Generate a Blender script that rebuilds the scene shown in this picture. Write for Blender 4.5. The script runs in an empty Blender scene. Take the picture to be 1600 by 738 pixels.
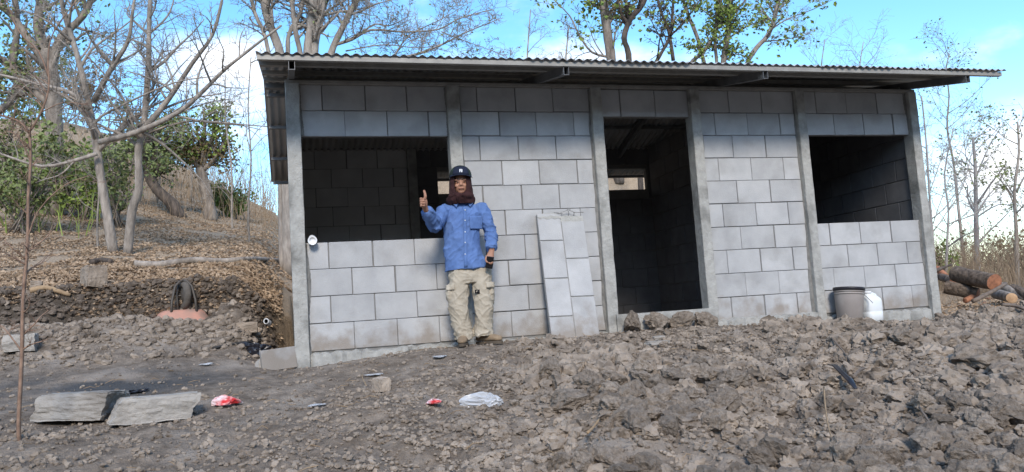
import bpy, bmesh, math, random
import numpy as np
from mathutils import Vector, Matrix, Quaternion, noise as mnoise

scene = bpy.context.scene
COL = scene.collection

# ------------------------------------------------------------------ camera
CAM_O = np.array([1.4349, -7.5106, 0.2163])
YAW, PITCH, ROLL, FPX = 0.27433, 0.09935, -0.06612, 1237.655
def cam_axes():
    fwd = np.array([math.sin(YAW)*math.cos(PITCH), math.cos(YAW)*math.cos(PITCH), math.sin(PITCH)])
    right = np.array([math.cos(YAW), -math.sin(YAW), 0.0]); up = np.cross(right, fwd)
    return (right*math.cos(ROLL)+up*math.sin(ROLL), up*math.cos(ROLL)-right*math.sin(ROLL), fwd)
CA, CB, CC = cam_axes()
cd = bpy.data.cameras.new('Camera'); cam = bpy.data.objects.new('Camera', cd); COL.objects.link(cam)
cd.sensor_width = 36.0; cd.lens = 36.0*FPX/1600.0; cd.clip_start = 0.05; cd.clip_end = 3000
cam.matrix_world = Matrix(((CA[0], CB[0], -CC[0], CAM_O[0]), (CA[1], CB[1], -CC[1], CAM_O[1]), (CA[2], CB[2], -CC[2], CAM_O[2]), (0, 0, 0, 1)))
scene.camera = cam

# ------------------------------------------------------------------ sky, sun, exposure
SUN_EL, SUN_AZ = math.radians(34), math.radians(190)     # azimuth clockwise from +Y: the sun is behind the photographer
world = bpy.data.worlds.new('World'); scene.world = world; world.use_nodes = True
nt = world.node_tree; nt.nodes.clear()
def wn(t, **k):
    n = nt.nodes.new(t)
    for a, b in k.items(): setattr(n, a, b)
    return n
wo = wn('ShaderNodeOutputWorld'); bg = wn('ShaderNodeBackground'); bg.inputs['Strength'].default_value = 0.15
sky = wn('ShaderNodeTexSky', sky_type='NISHITA'); sky.sun_disc = False
sky.sun_elevation = SUN_EL; sky.sun_rotation = SUN_AZ; sky.air_density = 1.0; sky.dust_density = 0.4; sky.ozone_density = 1.6
tc = wn('ShaderNodeTexCoord')
mp = wn('ShaderNodeMapping'); mp.inputs['Scale'].default_value = (1.0, 1.0, 1.9); mp.inputs['Location'].default_value = (3.1, 0.7, 0.4)
nz = wn('ShaderNodeTexNoise'); nz.inputs['Scale'].default_value = 2.1; nz.inputs['Detail'].default_value = 7; nz.inputs['Roughness'].default_value = 0.55
nt.links.new(tc.outputs['Generated'], mp.inputs['Vector']); nt.links.new(mp.outputs[0], nz.inputs['Vector'])
def lobe(az, el, lo, hi):
    """a bank of cloud round one direction of the sky"""
    a, e = math.radians(az), math.radians(el)
    d = wn('ShaderNodeVectorMath', operation='DOT_PRODUCT'); d.inputs[1].default_value = (math.sin(a)*math.cos(e), math.cos(a)*math.cos(e), math.sin(e))
    nt.links.new(tc.outputs['Generated'], d.inputs[0])
    m = wn('ShaderNodeMapRange'); m.interpolation_type = 'SMOOTHSTEP'
    m.inputs['From Min'].default_value = math.cos(math.radians(hi)); m.inputs['From Max'].default_value = math.cos(math.radians(lo))
    m.inputs['To Max'].default_value = 0.24
    nt.links.new(d.outputs['Value'], m.inputs['Value']); return m.outputs[0]
def addn(a, b):
    n = wn('ShaderNodeMath', operation='ADD'); nt.links.new(a, n.inputs[0]); nt.links.new(b, n.inputs[1]); return n.outputs[0]
nm = wn('ShaderNodeMath', operation='MULTIPLY_ADD'); nt.links.new(nz.outputs['Fac'], nm.inputs[0]); nm.inputs[1].default_value = 1.7; nm.inputs[2].default_value = -.36
s = nm.outputs[0]
for L in ((-9, 20, 3, 12), (52, 5, 1, 9), (-60, 22, 5, 18), (110, 20, 8, 20)): s = addn(s, lobe(*L))
cr = wn('ShaderNodeMapRange'); cr.interpolation_type = 'SMOOTHSTEP'
cr.inputs['From Min'].default_value = 0.55; cr.inputs['From Max'].default_value = 0.78
nt.links.new(s, cr.inputs['Value'])
hs = wn('ShaderNodeHueSaturation'); hs.inputs['Saturation'].default_value = 1.26; hs.inputs['Value'].default_value = 1.6; hs.inputs['Hue'].default_value = 0.495
nt.links.new(sky.outputs[0], hs.inputs['Color'])
mx = wn('ShaderNodeMix', data_type='RGBA')
nt.links.new(cr.outputs[0], mx.inputs['Factor']); nt.links.new(hs.outputs[0], mx.inputs[6]); mx.inputs[7].default_value = (7.4, 7.6, 7.9, 1)
nt.links.new(mx.outputs[2], bg.inputs['Color']); nt.links.new(bg.outputs[0], wo.inputs['Surface'])

sd = bpy.data.lights.new('Sun', 'SUN'); sun = bpy.data.objects.new('Sun', sd); COL.objects.link(sun)
sd.energy = 2.6; sd.angle = math.radians(13); sd.color = (1.0, 0.90, 0.78)
sv = Vector((math.sin(SUN_AZ)*math.cos(SUN_EL), math.cos(SUN_AZ)*math.cos(SUN_EL), math.sin(SUN_EL)))
sun.rotation_euler = sv.to_track_quat('Z', 'Y').to_euler()
vs = scene.view_settings; vs.view_transform = 'Standard'; vs.look = 'None'; vs.gamma = 1; vs.use_curve_mapping = False; vs.exposure = 0.45

# ------------------------------------------------------------------ helpers
R = random.Random(7)
def setp(o, label=None, cat=None, group=None, kind=None):
    if label: o['label'] = label
    if cat: o['category'] = cat
    if group: o['group'] = group
    if kind: o['kind'] = kind
    return o
def empty(name, loc, label, cat, group=None, rz=0):
    o = bpy.data.objects.new(name, None); COL.objects.link(o); o.location = loc; o.rotation_euler = (0, 0, rz)
    o.empty_display_size = 0.05
    return setp(o, label, cat, group)
def link(name, me, mat=None, parent=None, loc=None):
    o = bpy.data.objects.new(name, me); COL.objects.link(o)
    if mat and not me.materials: me.materials.append(mat)
    if parent: o.parent = parent
    if loc is not None: o.location = loc
    return o
class MB:
    def __init__(s): s.v = []; s.f = []
    def add(s, vs, fs):
        n = len(s.v); s.v += [tuple(p) for p in vs]; s.f += [tuple(i+n for i in f) for f in fs]
    def box(s, lo, hi):
        x0, y0, z0 = lo; x1, y1, z1 = hi
        s.add([(x0,y0,z0),(x1,y0,z0),(x1,y1,z0),(x0,y1,z0),(x0,y0,z1),(x1,y0,z1),(x1,y1,z1),(x0,y1,z1)],
              [(3,2,1,0),(4,5,6,7),(0,1,5,4),(1,2,6,5),(2,3,7,6),(3,0,4,7)])
    def tube(s, pts, rad, n=6, cap=True, flat=1.0):
        P = [np.array(p, float) for p in pts]; m = len(P)
        if not hasattr(rad, '__len__'): rad = [rad]*m
        t = P[1]-P[0]; t /= (np.linalg.norm(t)+1e-9)
        a = np.cross(t, (0, 0, 1) if abs(t[2]) < .9 else (1, 0, 0)); a /= np.linalg.norm(a)
        base = len(s.v)
        for i in range(m):
            if i == 0: t = P[1]-P[0]
            elif i == m-1: t = P[-1]-P[-2]
            else: t = P[i+1]-P[i-1]
            t = t/(np.linalg.norm(t)+1e-9)
            a = a-t*(a@t); a /= (np.linalg.norm(a)+1e-9); b = np.cross(t, a)
            for k in range(n):
                g = 2*math.pi*k/n
                s.v.append(tuple(P[i]+a*(rad[i]*math.cos(g))+b*(rad[i]*math.sin(g)*flat)))
        for i in range(m-1):
            for k in range(n):
                k2 = (k+1) % n
                s.f.append((base+i*n+k, base+i*n+k2, base+(i+1)*n+k2, base+(i+1)*n+k))
        if cap:
            s.f.append(tuple(base+k for k in range(n-1, -1, -1))); s.f.append(tuple(base+(m-1)*n+k for k in range(n)))
    def rings(s, rings, close=True, cap=True):
        n = len(rings[0]); base = len(s.v)
        for r in rings: s.v += [tuple(p) for p in r]
        for i in range(len(rings)-1):
            for k in range(n if close else n-1):
                k2 = (k+1) % n
                s.f.append((base+i*n+k, base+i*n+k2, base+(i+1)*n+k2, base+(i+1)*n+k))
        if cap and close:
            s.f.append(tuple(base+k for k in range(n-1, -1, -1))); s.f.append(tuple(base+(len(rings)-1)*n+k for k in range(n)))
    def ell(s, c, r, n=14, m=9, rot=None):
        ring = []
        for i in range(m+1):
            th = math.pi*(i+.02)/(m+.04)
            row = []
            for k in range(n):
                g = 2*math.pi*k/n
                p = Vector((r[0]*math.sin(th)*math.cos(g), r[1]*math.sin(th)*math.sin(g), -r[2]*math.cos(th)))
                if rot: p = rot @ p
                row.append((c[0]+p.x, c[1]+p.y, c[2]+p.z))
            ring.append(row)
        s.rings(ring)
    def mesh(s, name, mat=None, smooth=False):
        me = bpy.data.meshes.new(name); me.from_pydata(s.v, [], s.f); me.update()
        if mat: me.materials.append(mat)
        if smooth: me.polygons.foreach_set('use_smooth', [True]*len(me.polygons))
        return me
    def build(s, name, mat, parent=None, smooth=False, loc=None):
        return link(name, s.mesh(name, mat, smooth), None, parent, loc)
def bevel_mesh(me, w, seg=1):
    bm = bmesh.new(); bm.from_mesh(me)
    bmesh.ops.bevel(bm, geom=[e for e in bm.edges if e.calc_face_angle(0) > .4], offset=w, segments=seg, affect='EDGES', profile=.6)
    bmesh.ops.recalc_face_normals(bm, faces=bm.faces)
    bm.to_mesh(me); bm.free(); return me
def box_obj(name, lo, hi, mat, parent=None, bev=0.0, smooth=False):
    b = MB(); b.box(lo, hi); me = b.mesh(name, mat, smooth)
    if bev: bevel_mesh(me, bev)
    return link(name, me, None, parent)
def remesh(mb, name, mat, voxel, smooth_it=4, dec=None):
    """union of overlapping closed shapes grown together into one skin"""
    me = mb.mesh(name+'_raw'); o = bpy.data.objects.new('tmp', me); COL.objects.link(o)
    m = o.modifiers.new('r', 'REMESH'); m.mode = 'VOXEL'; m.voxel_size = voxel
    if smooth_it:
        k = o.modifiers.new('s', 'SMOOTH'); k.factor = .5; k.iterations = smooth_it
    dg = bpy.context.evaluated_depsgraph_get(); ev = o.evaluated_get(dg)
    out = bpy.data.meshes.new_from_object(ev); out.name = name
    bpy.data.objects.remove(o); bpy.data.meshes.remove(me)
    out.materials.clear(); out.materials.append(mat)
    out.polygons.foreach_set('use_smooth', [True]*len(out.polygons))
    return out
def getv(me):
    a = np.empty(len(me.vertices)*3); me.vertices.foreach_get('co', a); return a.reshape(-1, 3)
def setv(me, a): me.vertices.foreach_set('co', np.ascontiguousarray(a).ravel()); me.update()
def getn(me):
    a = np.empty(len(me.vertices)*3); me.vertices.foreach_get('normal', a); return a.reshape(-1, 3)

# numpy value noise
_rt = np.random.RandomState(3).rand(65536)
def vnoise(x, y, z=0.0, seed=0):
    x = np.asarray(x, float); y = np.asarray(y, float); z = np.asarray(z, float)+0*x
    xi = np.floor(x).astype(np.int64); yi = np.floor(y).astype(np.int64); zi = np.floor(z).astype(np.int64)
    fx, fy, fz = x-xi, y-yi, z-zi
    fx = fx*fx*(3-2*fx); fy = fy*fy*(3-2*fy); fz = fz*fz*(3-2*fz)
    def h(a, b, c): return _rt[((a*73856093) ^ (b*19349663) ^ (c*83492791) ^ (seed*2654435)) & 65535]
    def lx(b, c): return h(xi, b, c)*(1-fx)+h(xi+1, b, c)*fx
    def ly(c): return lx(yi, c)*(1-fy)+lx(yi+1, c)*fy
    return ly(zi)*(1-fz)+ly(zi+1)*fz
def fbm(x, y, z=0.0, oct=4, seed=0, gain=.5):
    a = 1.0; t = 0; n = 0
    for i in range(oct):
        t = t+a*(vnoise(x*2**i, y*2**i, np.asarray(z)*2**i, seed+i)-.5); n += a; a *= gain
    return t/n*2
def sstep(a, b, x):
    t = np.clip((np.asarray(x, float)-a)/(b-a), 0, 1); return t*t*(3-2*t)

# ------------------------------------------------------------------ materials
def mat(name, base, rough=.8, metal=0.0, var=None, scale=6.0, detail=6, bump=0.0, bscale=40.0, spec=.3, obj_var=0.0, stain=None, stain_scale=2.0, stain_lo=.5, stain_hi=.75, two=False, attr=None, trans=0.0, alpha=1.0, splash=None, aniso=(1,1,1), coord='Object'):
    m = bpy.data.materials.new(name); m.use_nodes = True; t = m.node_tree; N = t.nodes; b = N['Principled BSDF']
    b.inputs['Roughness'].default_value = rough; b.inputs['Metallic'].default_value = metal
    b.inputs['Specular IOR Level'].default_value = spec
    if trans: b.inputs['Transmission Weight'].default_value = trans
    if alpha < 1: b.inputs['Alpha'].default_value = alpha
    tc = N.new('ShaderNodeTexCoord'); mp = N.new('ShaderNodeMapping'); mp.inputs['Scale'].default_value = aniso
    t.links.new(tc.outputs[coord], mp.inputs['Vector']); vec = mp.outputs[0]
    oi = N.new('ShaderNodeObjectInfo')
    if obj_var:     # shift the grain from piece to piece
        va = N.new('ShaderNodeVectorMath'); va.operation = 'ADD'; sc = N.new('ShaderNodeVectorMath'); sc.operation = 'SCALE'
        cx = N.new('ShaderNodeCombineXYZ'); t.links.new(oi.outputs['Random'], cx.inputs[0]); t.links.new(oi.outputs['Random'], cx.inputs[2])
        t.links.new(cx.outputs[0], sc.inputs[0]); sc.inputs['Scale'].default_value = 57.0
        t.links.new(vec, va.inputs[0]); t.links.new(sc.outputs[0], va.inputs[1]); vec = va.outputs[0]
    n = N.new('ShaderNodeTexNoise'); n.inputs['Scale'].default_value = scale; n.inputs['Detail'].default_value = detail; n.inputs['Roughness'].default_value = .6
    t.links.new(vec, n.inputs['Vector'])
    r = N.new('ShaderNodeValToRGB'); var = var or tuple(c*.75 for c in base)
    r.color_ramp.elements[0].position = .32; r.color_ramp.elements[0].color = (*var, 1)
    r.color_ramp.elements[1].position = .68; r.color_ramp.elements[1].color = (*base, 1)
    t.links.new(n.outputs['Fac'], r.inputs[0]); c = r.outputs[0]
    if stain:
        n2 = N.new('ShaderNodeTexNoise'); n2.inputs['Scale'].default_value = stain_scale; n2.inputs['Detail'].default_value = 5; t.links.new(vec, n2.inputs['Vector'])
        q = N.new('ShaderNodeMapRange'); q.inputs['From Min'].default_value = stain_lo; q.inputs['From Max'].default_value = stain_hi; t.links.new(n2.outputs['Fac'], q.inputs['Value'])
        x = N.new('ShaderNodeMix'); x.data_type = 'RGBA'; t.links.new(q.outputs[0], x.inputs['Factor']); t.links.new(c, x.inputs[6]); x.inputs[7].default_value = (*stain, 1); c = x.outputs[2]
    if splash:      # mud thrown up by rain along the foot of the wall
        ge = N.new('ShaderNodeNewGeometry'); sp = N.new('ShaderNodeSeparateXYZ'); t.links.new(ge.outputs['Position'], sp.inputs[0])
        n4 = N.new('ShaderNodeTexNoise'); n4.inputs['Scale'].default_value = 7; n4.inputs['Detail'].default_value = 8; t.links.new(ge.outputs['Position'], n4.inputs['Vector'])
        ad = N.new('ShaderNodeMath'); ad.operation = 'MULTIPLY_ADD'; t.links.new(n4.outputs['Fac'], ad.inputs[0]); ad.inputs[1].default_value = -.75; t.links.new(sp.outputs['Z'], ad.inputs[2])
        q = N.new('ShaderNodeMapRange'); q.inputs['From Min'].default_value = -.16; q.inputs['From Max'].default_value = -.40; q.inputs['To Max'].default_value = .75; t.links.new(ad.outputs[0], q.inputs['Value'])
        x = N.new('ShaderNodeMix'); x.data_type = 'RGBA'; t.links.new(q.outputs[0], x.inputs['Factor']); t.links.new(c, x.inputs[6]); x.inputs[7].default_value = (*splash, 1); c = x.outputs[2]
    if attr:        # attr: list of (attribute name, colour)
        for an, ac in attr:
            at = N.new('ShaderNodeAttribute'); at.attribute_name = an
            x = N.new('ShaderNodeMix'); x.data_type = 'RGBA'; t.links.new(at.outputs['Fac'], x.inputs['Factor']); t.links.new(c, x.inputs[6])
            h = N.new('ShaderNodeMix'); h.data_type = 'RGBA'; t.links.new(n.outputs['Fac'], h.inputs['Factor']); h.inputs[6].default_value = (*[q*.6 for q in ac], 1); h.inputs[7].default_value = (*[min(1, q*1.35) for q in ac], 1)
            t.links.new(h.outputs[2], x.inputs[7]); c = x.outputs[2]
    if obj_var:
        q = N.new('ShaderNodeMapRange'); q.inputs['To Min'].default_value = 1-obj_var; q.inputs['To Max'].default_value = 1+obj_var*.6; t.links.new(oi.outputs['Random'], q.inputs['Value'])
        x = N.new('ShaderNodeVectorMath'); x.operation = 'SCALE'; t.links.new(c, x.inputs[0]); t.links.new(q.outputs[0], x.inputs['Scale']); c = x.outputs[0]
    t.links.new(c, b.inputs['Base Color'])
    if bump:
        n3 = N.new('ShaderNodeTexNoise'); n3.inputs['Scale'].default_value = bscale; n3.inputs['Detail'].default_value = 8; n3.inputs['Roughness'].default_value = .65; t.links.new(vec, n3.inputs['Vector'])
        bp = N.new('ShaderNodeBump'); bp.inputs['Strength'].default_value = 1.0; bp.inputs['Distance'].default_value = bump; t.links.new(n3.outputs['Fac'], bp.inputs['Height']); t.links.new(bp.outputs[0], b.inputs['Normal'])
    return m
M = {}
M['panel'] = mat('smooth grey concrete', (.435,.442,.448), .85, splash=(.22,.185,.15), var=(.34,.347,.355), scale=3.5, bump=.004, bscale=85, obj_var=.09, stain=(.24,.24,.235), stain_scale=2.6, stain_lo=.52, stain_hi=.82)
M['inner_lit'] = mat('concrete with painted light', (.56,.56,.55), .9, var=(.47,.47,.465), scale=3.5, bump=.002, bscale=50, obj_var=.07)  # wall concrete lightened for the left room: window light put into its colour
M['inner_shaded'] = mat('concrete with painted shade', (.15,.15,.155), .95, var=(.10,.10,.105), scale=3.5, bump=.002, bscale=50, obj_var=.07)  # same concrete darkened for the other rooms: indoor shade put into its colour
M['post'] = mat('rough cast concrete', (.40,.40,.38), .9, var=(.29,.29,.275), scale=14, detail=9, bump=.012, bscale=34, stain=(.15,.15,.14), stain_scale=4, stain_lo=.52, stain_hi=.75)
M['dustfloor'] = mat('dusty floor', (.34,.31,.275), .95, var=(.24,.215,.19), scale=4, bump=.004)
M['seam'] = mat('grey mortar smear', (.23,.23,.22), .95, var=(.12,.12,.115), scale=10, bump=.006, bscale=40)
M['darksoil'] = mat('moist dark soil', (.17,.138,.11), .95, var=(.07,.056,.045), scale=9, bump=.008, bscale=40)
M['mortar'] = mat('dark joint', (.21,.207,.20), .95, bump=.002)
M['ringsteel'] = mat('pale primed steel', (.30,.29,.265), .5, .1, var=(.22,.21,.195), scale=12)
M['darksteel'] = mat('grey box steel', (.20,.20,.20), .5, .3, var=(.13,.13,.135), scale=8)
M['black'] = mat('black hollow', (.008,.008,.009), .9)
M['zinc'] = mat('corrugated zinc', (.45,.455,.46), .5, .2, var=(.33,.335,.34), scale=2.5, obj_var=.08, bump=.0006, bscale=25)
M['soil'] = mat('grey dry soil', (.285,.235,.188), .95, var=(.11,.087,.067), scale=9, detail=12, bump=.035, bscale=34, stain=(.38,.33,.28), stain_scale=1.6, stain_lo=.52, stain_hi=.75,
                attr=[('litter', (.36,.28,.20)), ('dark', (.085,.07,.056)), ('wet', (.075,.076,.078))])
M['clod'] = mat('dry earth clod', (.385,.322,.262), .95, var=(.19,.155,.122), scale=3.2, detail=9, bump=.022, bscale=14, obj_var=.30)
M['clodstuff'] = mat('dry earth crumbs', (.345,.288,.233), .95, var=(.115,.092,.072), scale=5, detail=9, bump=.006, bscale=60)
M['rock'] = mat('pale grey stone', (.41,.385,.35), .9, var=(.27,.25,.225), scale=8, bump=.012, bscale=30, obj_var=.12, stain=(.16,.14,.12), stain_scale=4)
M['bark_pale'] = mat('pale bark', (.42,.37,.32), .9, var=(.18,.155,.135), scale=11, detail=9, bump=.02, bscale=24, aniso=(1,1,.3), stain=(.14,.12,.10), stain_scale=2.5)
M['bark_dark'] = mat('dark bark', (.14,.11,.09), .9, var=(.04,.033,.028), scale=12, bump=.03, bscale=18, aniso=(1,1,.35))
M['bark_mid'] = mat('grey brown bark', (.30,.255,.215), .9, var=(.11,.092,.078), scale=11, bump=.025, bscale=20, aniso=(1,1,.35))
M['bark_white'] = mat('bleached bark', (.42,.39,.37), .9, var=(.24,.22,.21), scale=9, bump=.01, bscale=22, aniso=(1,1,.3))
M['bark_log'] = mat('rough log bark', (.22,.17,.13), .95, var=(.07,.052,.04), scale=14, detail=9, bump=.05, bscale=16)
M['leaf_green'] = mat('green leaf', (.22,.29,.06), .6, var=(.12,.17,.035), scale=1.2, detail=2)
M['leaf_dark'] = mat('dull green leaf', (.20,.24,.085), .65, var=(.12,.15,.055), scale=1.2, detail=2)
M['leaf_brown'] = mat('withered brown leaf', (.21,.15,.075), .7, var=(.12,.09,.045), scale=1.2, detail=2)
M['litter'] = mat('dry leaf litter', (.47,.36,.255), .85, var=(.25,.175,.115), scale=5, detail=6)
M['drygrass'] = mat('dry stalks', (.33,.25,.17), .9, var=(.16,.115,.075), scale=2.0)
M['cut_red'] = mat('red cut wood', (.40,.18,.10), .9, var=(.17,.075,.045), scale=14, bump=.004)
M['cut_pale'] = mat('pale cut wood', (.52,.35,.21), .9, var=(.34,.21,.12), scale=14, bump=.003)
M['shirt'] = mat('blue work cotton', (.105,.185,.40), .9, var=(.075,.14,.32), scale=7, bump=.004, bscale=30, stain=(.07,.12,.27), stain_scale=5, stain_lo=.58, stain_hi=.8)
M['button'] = mat('pale button', (.6,.65,.72), .4)
M['khaki'] = mat('dusty khaki cotton', (.43,.385,.31), .92, var=(.31,.27,.21), scale=6, bump=.004, bscale=30, stain=(.22,.18,.13), stain_scale=4, stain_lo=.57, stain_hi=.8)
M['boot'] = mat('dusty tan leather', (.27,.20,.13), .8, var=(.18,.13,.085), scale=14, bump=.001)
M['sole'] = mat('dark rubber sole', (.10,.08,.06), .9)
M['skin'] = mat('brown skin', (.36,.19,.125), .6, var=(.28,.14,.09), scale=12, spec=.35)
M['lip'] = mat('lip', (.25,.09,.07), .5)
M['eye'] = mat('dark eye', (.02,.014,.012), .25, spec=.5)
M['hair'] = mat('dark brow', (.02,.015,.013), .8)
M['maroon'] = mat('maroon knit', (.052,.020,.020), 1.0, var=(.024,.010,.011), scale=22, bump=.006, bscale=45)
M['camo'] = mat('dark green camouflage', (.03,.055,.045), .9, var=(.008,.012,.015), scale=26, detail=2)
M['navy'] = mat('navy cap cloth', (.012,.018,.04), .85)
M['white'] = mat('white thread', (.75,.77,.80), .8)
M['phone'] = mat('black glass', (.008,.008,.010), .15, spec=.5)
M['bucket'] = mat('grey plastic', (.30,.27,.255), .5, var=(.25,.225,.21), scale=4, stain=(.32,.30,.28), stain_scale=6)
M['bucket_rim'] = mat('black plastic', (.025,.024,.03), .45)
M['jug'] = mat('milky white plastic', (.74,.77,.78), .4, var=(.66,.70,.72), scale=5)
M['wire'] = mat('galvanised wire', (.45,.45,.45), .4, .7)
M['tray'] = mat('faded salmon paint', (.52,.26,.19), .6, var=(.38,.22,.17), scale=6, stain=(.22,.18,.15), stain_scale=5)
M['rubber'] = mat('dusty tyre', (.14,.125,.11), .95, var=(.075,.068,.06), scale=12)
M['tubesteel'] = mat('worn dark tube', (.10,.09,.08), .6, .3)
M['bag'] = mat('milky thin plastic', (.56,.58,.61), .3, var=(.40,.41,.43), scale=10, trans=.15)
M['redwrap'] = mat('red and white print', (.60,.035,.04), .3, var=(.66,.65,.67), scale=16, detail=1)
M['blackbag'] = mat('black plastic', (.02,.02,.026), .3, spec=.5)
M['pvc'] = mat('white pvc', (.72,.73,.74), .4)
M['stick'] = mat('bare dry wood', (.36,.26,.16), .9, var=(.24,.165,.10), scale=14)
M['saplingbark'] = mat('reddish tan bark', (.33,.22,.16), .85, var=(.17,.11,.08), scale=20, bump=.003)
M['greystick'] = mat('grey dry wood', (.20,.16,.13), .9, var=(.11,.09,.075), scale=14)
M['plank'] = mat('dark wet plank', (.055,.05,.045), .85)

# ------------------------------------------------------------------ terrain height
HX0, HX1 = 1.44, 8.55
def ground_h(x, y, detail=True):
    x = np.asarray(x, float); y = np.asarray(y, float)
    wl = np.interp(x, [-1, 1.3, 1.6, 2.6, 3.4, 5.2, 6.0, 7.0, 8.5, 10], [-.10, -.14, -.12, -.035, -.025, -.035, -.05, -.10, -.14, -.12])
    base = np.where(y > -.5, wl, wl+(-.155-.03*(wl+.1)/.1*0)*(-.5-y)-(wl+.10)*sstep(-.5, -2.5, y))
    base = np.where(y < -7.5, -1.20+.05*(y+7.5), base)
    base = np.where(y < -30, -1.20-.05*22.5, base)
    # ramp and bank left of the house, hillside behind
    left = 1-sstep(.75, 1.42, x)
    ramp = .235*np.clip(y+.5, 0, 1.9)*left
    bank_y = 1.95+.10*fbm(x*1.7, y*0+3, seed=5)+3.6*sstep(1.0, 2.4, x)
    bank = sstep(0, .16, y-bank_y)*.50
    sx = 1-sstep(11, 17, x-.25*np.clip(y-10, 0, 60))
    up = np.clip(y-bank_y-.2, 0, 4)*.19+np.clip(y-bank_y-4.2, 0, 22)*(.105+.25*(1-sstep(-9.0, 5.0, x)))
    h = base+ramp+(bank+up)*sx
    # the cut slope behind the house and an unseen hill added behind the photographer to block low sky
    h = h+3.0*sstep(4.9, 7.4, y)*(1-sstep(9, 16, y))*sstep(2.6, 4.6, x)*(1-sstep(8.6, 11.0, x))
    h = h+12.5*sstep(-14, -40, y)+1.5*fbm(x*.07, y*.07, seed=77, oct=3)*sstep(-14, -30, y)
    # spoil heaps
    h = h+.13*np.exp(-(((x+.35)/1.3)**2+((y-1.05)/.38)**2))*left
    h = h-.10*np.exp(-(((x-.1)/.9)**2+((y-1.65)/.22)**2))*left
    h = h+.10*np.exp(-(((x-6.9)/1.5)**2+((y+1.9)/.55)**2))+.13*np.exp(-(((x-9.6)/1.3)**2+((y+.9)/.7)**2))+.09*np.exp(-(((x-4.2)/.8)**2+((y+2.4)/.5)**2))
    h = h+.05*np.exp(-(((x-3.1)/1.2)**2+((y+3.4)/.5)**2))-.05*np.exp(-(((x-8.0)/1.2)**2+((y+.35)/.35)**2))
    h = h+.24*np.exp(-(((x-0.88)/.30)**2+((y-1.71)/.26)**2)**1.5)
    inside = ((x > HX0-.02) & (x < HX1+.02) & (y > -.02) & (y < 4.4))
    if detail:
        rub = rubble(x, y)*(1-np.exp(-((x-3.05)/.45)**2-((y+.4)/.35)**2))
        far = 1-sstep(10, 40, np.hypot(x-3, y))
        h = h+far*(.05*fbm(x*.9, y*.9, seed=11, oct=3)*(1-.6*np.exp(-(y+.2)**2/.25))+(.014+.075*rub)*fbm(x*4, y*4, seed=21, oct=4, gain=.6)+(.005+.034*rub)*fbm(x*17, y*17, seed=31, oct=3, gain=.65))
        h = h+far*left*np.exp(-((y-1.95)/.35)**2)*(.09*fbm(x*5, y*5, seed=91, oct=4, gain=.65))
        h = h+(1-far)*1.2*fbm(x*.04, y*.04, seed=41, oct=3)
        hillrough = sstep(.3, 1.2, h)*.07*fbm(x*1.6, y*1.6, seed=51, oct=4)
        h = h+hillrough*far
    return np.where(inside, np.minimum(h, -.06), h)
def rubble(x, y):
    """how cloddy the soil is, 0..1"""
    a = sstep(1.6, 4.0, x+.9*(-(y)-1.5))*sstep(-.35, -.8, y)
    b = .55*sstep(-.6, -3.0, y)
    c = .5*np.exp(-(((x+.3)/1.4)**2+((y-1.05)/.45)**2))
    return np.clip(a+b+c, 0, 1)
def gz(x, y): return float(ground_h(np.array([x]), np.array([y]))[0])
def ray(u, v): return CA*((u-800)/FPX)-CB*((v-369)/FPX)+CC
def at(u, v, d): return CAM_O+ray(u, v)*d
def on_y(u, v, yy):
    r = ray(u, v); return CAM_O+r*((yy-CAM_O[1])/r[1])
def gp(u, v, t0=2.5, t1=60):
    """ground point seen at that place of the photograph"""
    ts = np.linspace(t0, t1, 4000); r = ray(u, v); P = CAM_O+ts[:, None]*r
    k = np.nonzero(P[:, 2] < ground_h(P[:, 0], P[:, 1], False))[0]
    p = P[k[0]] if len(k) else P[-1]
    return np.array([p[0], p[1], gz(p[0], p[1])]), (ts[k[0]] if len(k) else t1)

# ground: one sheet, fine where the picture looks, out to the horizon
def axis(fine_lo, fine_hi, step, lo, hi, grow=1.13):
    a = list(np.arange(fine_lo, fine_hi+1e-6, step)); s = step; x = fine_hi
    while x < hi: s *= grow; x += s; a.append(x)
    s = step; x = fine_lo; pre = []
    while x > lo: s *= grow; x -= s; pre.append(x)
    return np.array(pre[::-1]+a)
gxs = axis(-3.2, 10.6, .036, -900, 900, 1.07); gys = axis(-5.0, 2.6, .036, -900, 900, 1.045)
GX, GY = np.meshgrid(gxs, gys); GZ = ground_h(GX, GY)
nx, ny = len(gxs), len(gys)
me = bpy.data.meshes.new('ground'); idx = np.arange(nx*ny).reshape(ny, nx)
q = np.stack([idx[:-1, :-1], idx[:-1, 1:], idx[1:, 1:], idx[1:, :-1]], -1).reshape(-1, 4)
me.vertices.add(nx*ny); me.vertices.foreach_set('co', np.stack([GX, GY, GZ], -1).astype(np.float32).ravel())
me.loops.add(q.size); me.loops.foreach_set('vertex_index', q.ravel().astype(np.int32))
me.polygons.add(len(q)); me.polygons.foreach_set('loop_start', np.arange(0, q.size, 4, dtype=np.int32)); me.polygons.foreach_set('loop_total', np.full(len(q), 4, np.int32))
me.update(calc_edges=True); me.validate()
lit = sstep(1.95, 2.35, GY+.3*fbm(GX*2, GY*2, seed=8))*(1-.0*GX)*np.where(GX > 8.6, .8, 1.0)
lit = np.maximum(lit, sstep(8.7, 9.6, GX+.3*fbm(GX*2, GY*2, seed=9))*sstep(-.4, 1.0, GY)*.8)
dark = np.exp(-((GY-1.93+.08*fbm(GX*4, GY*4, seed=13))/.30)**4)*(1-sstep(1.1, 1.6, GX))
dark = np.maximum(dark, .8*np.exp(-(((GX+.2)/1.7)**2+((GY-1.45)/.40)**2))*sstep(-.15, .25, fbm(GX*3, GY*3, seed=12)))
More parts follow.
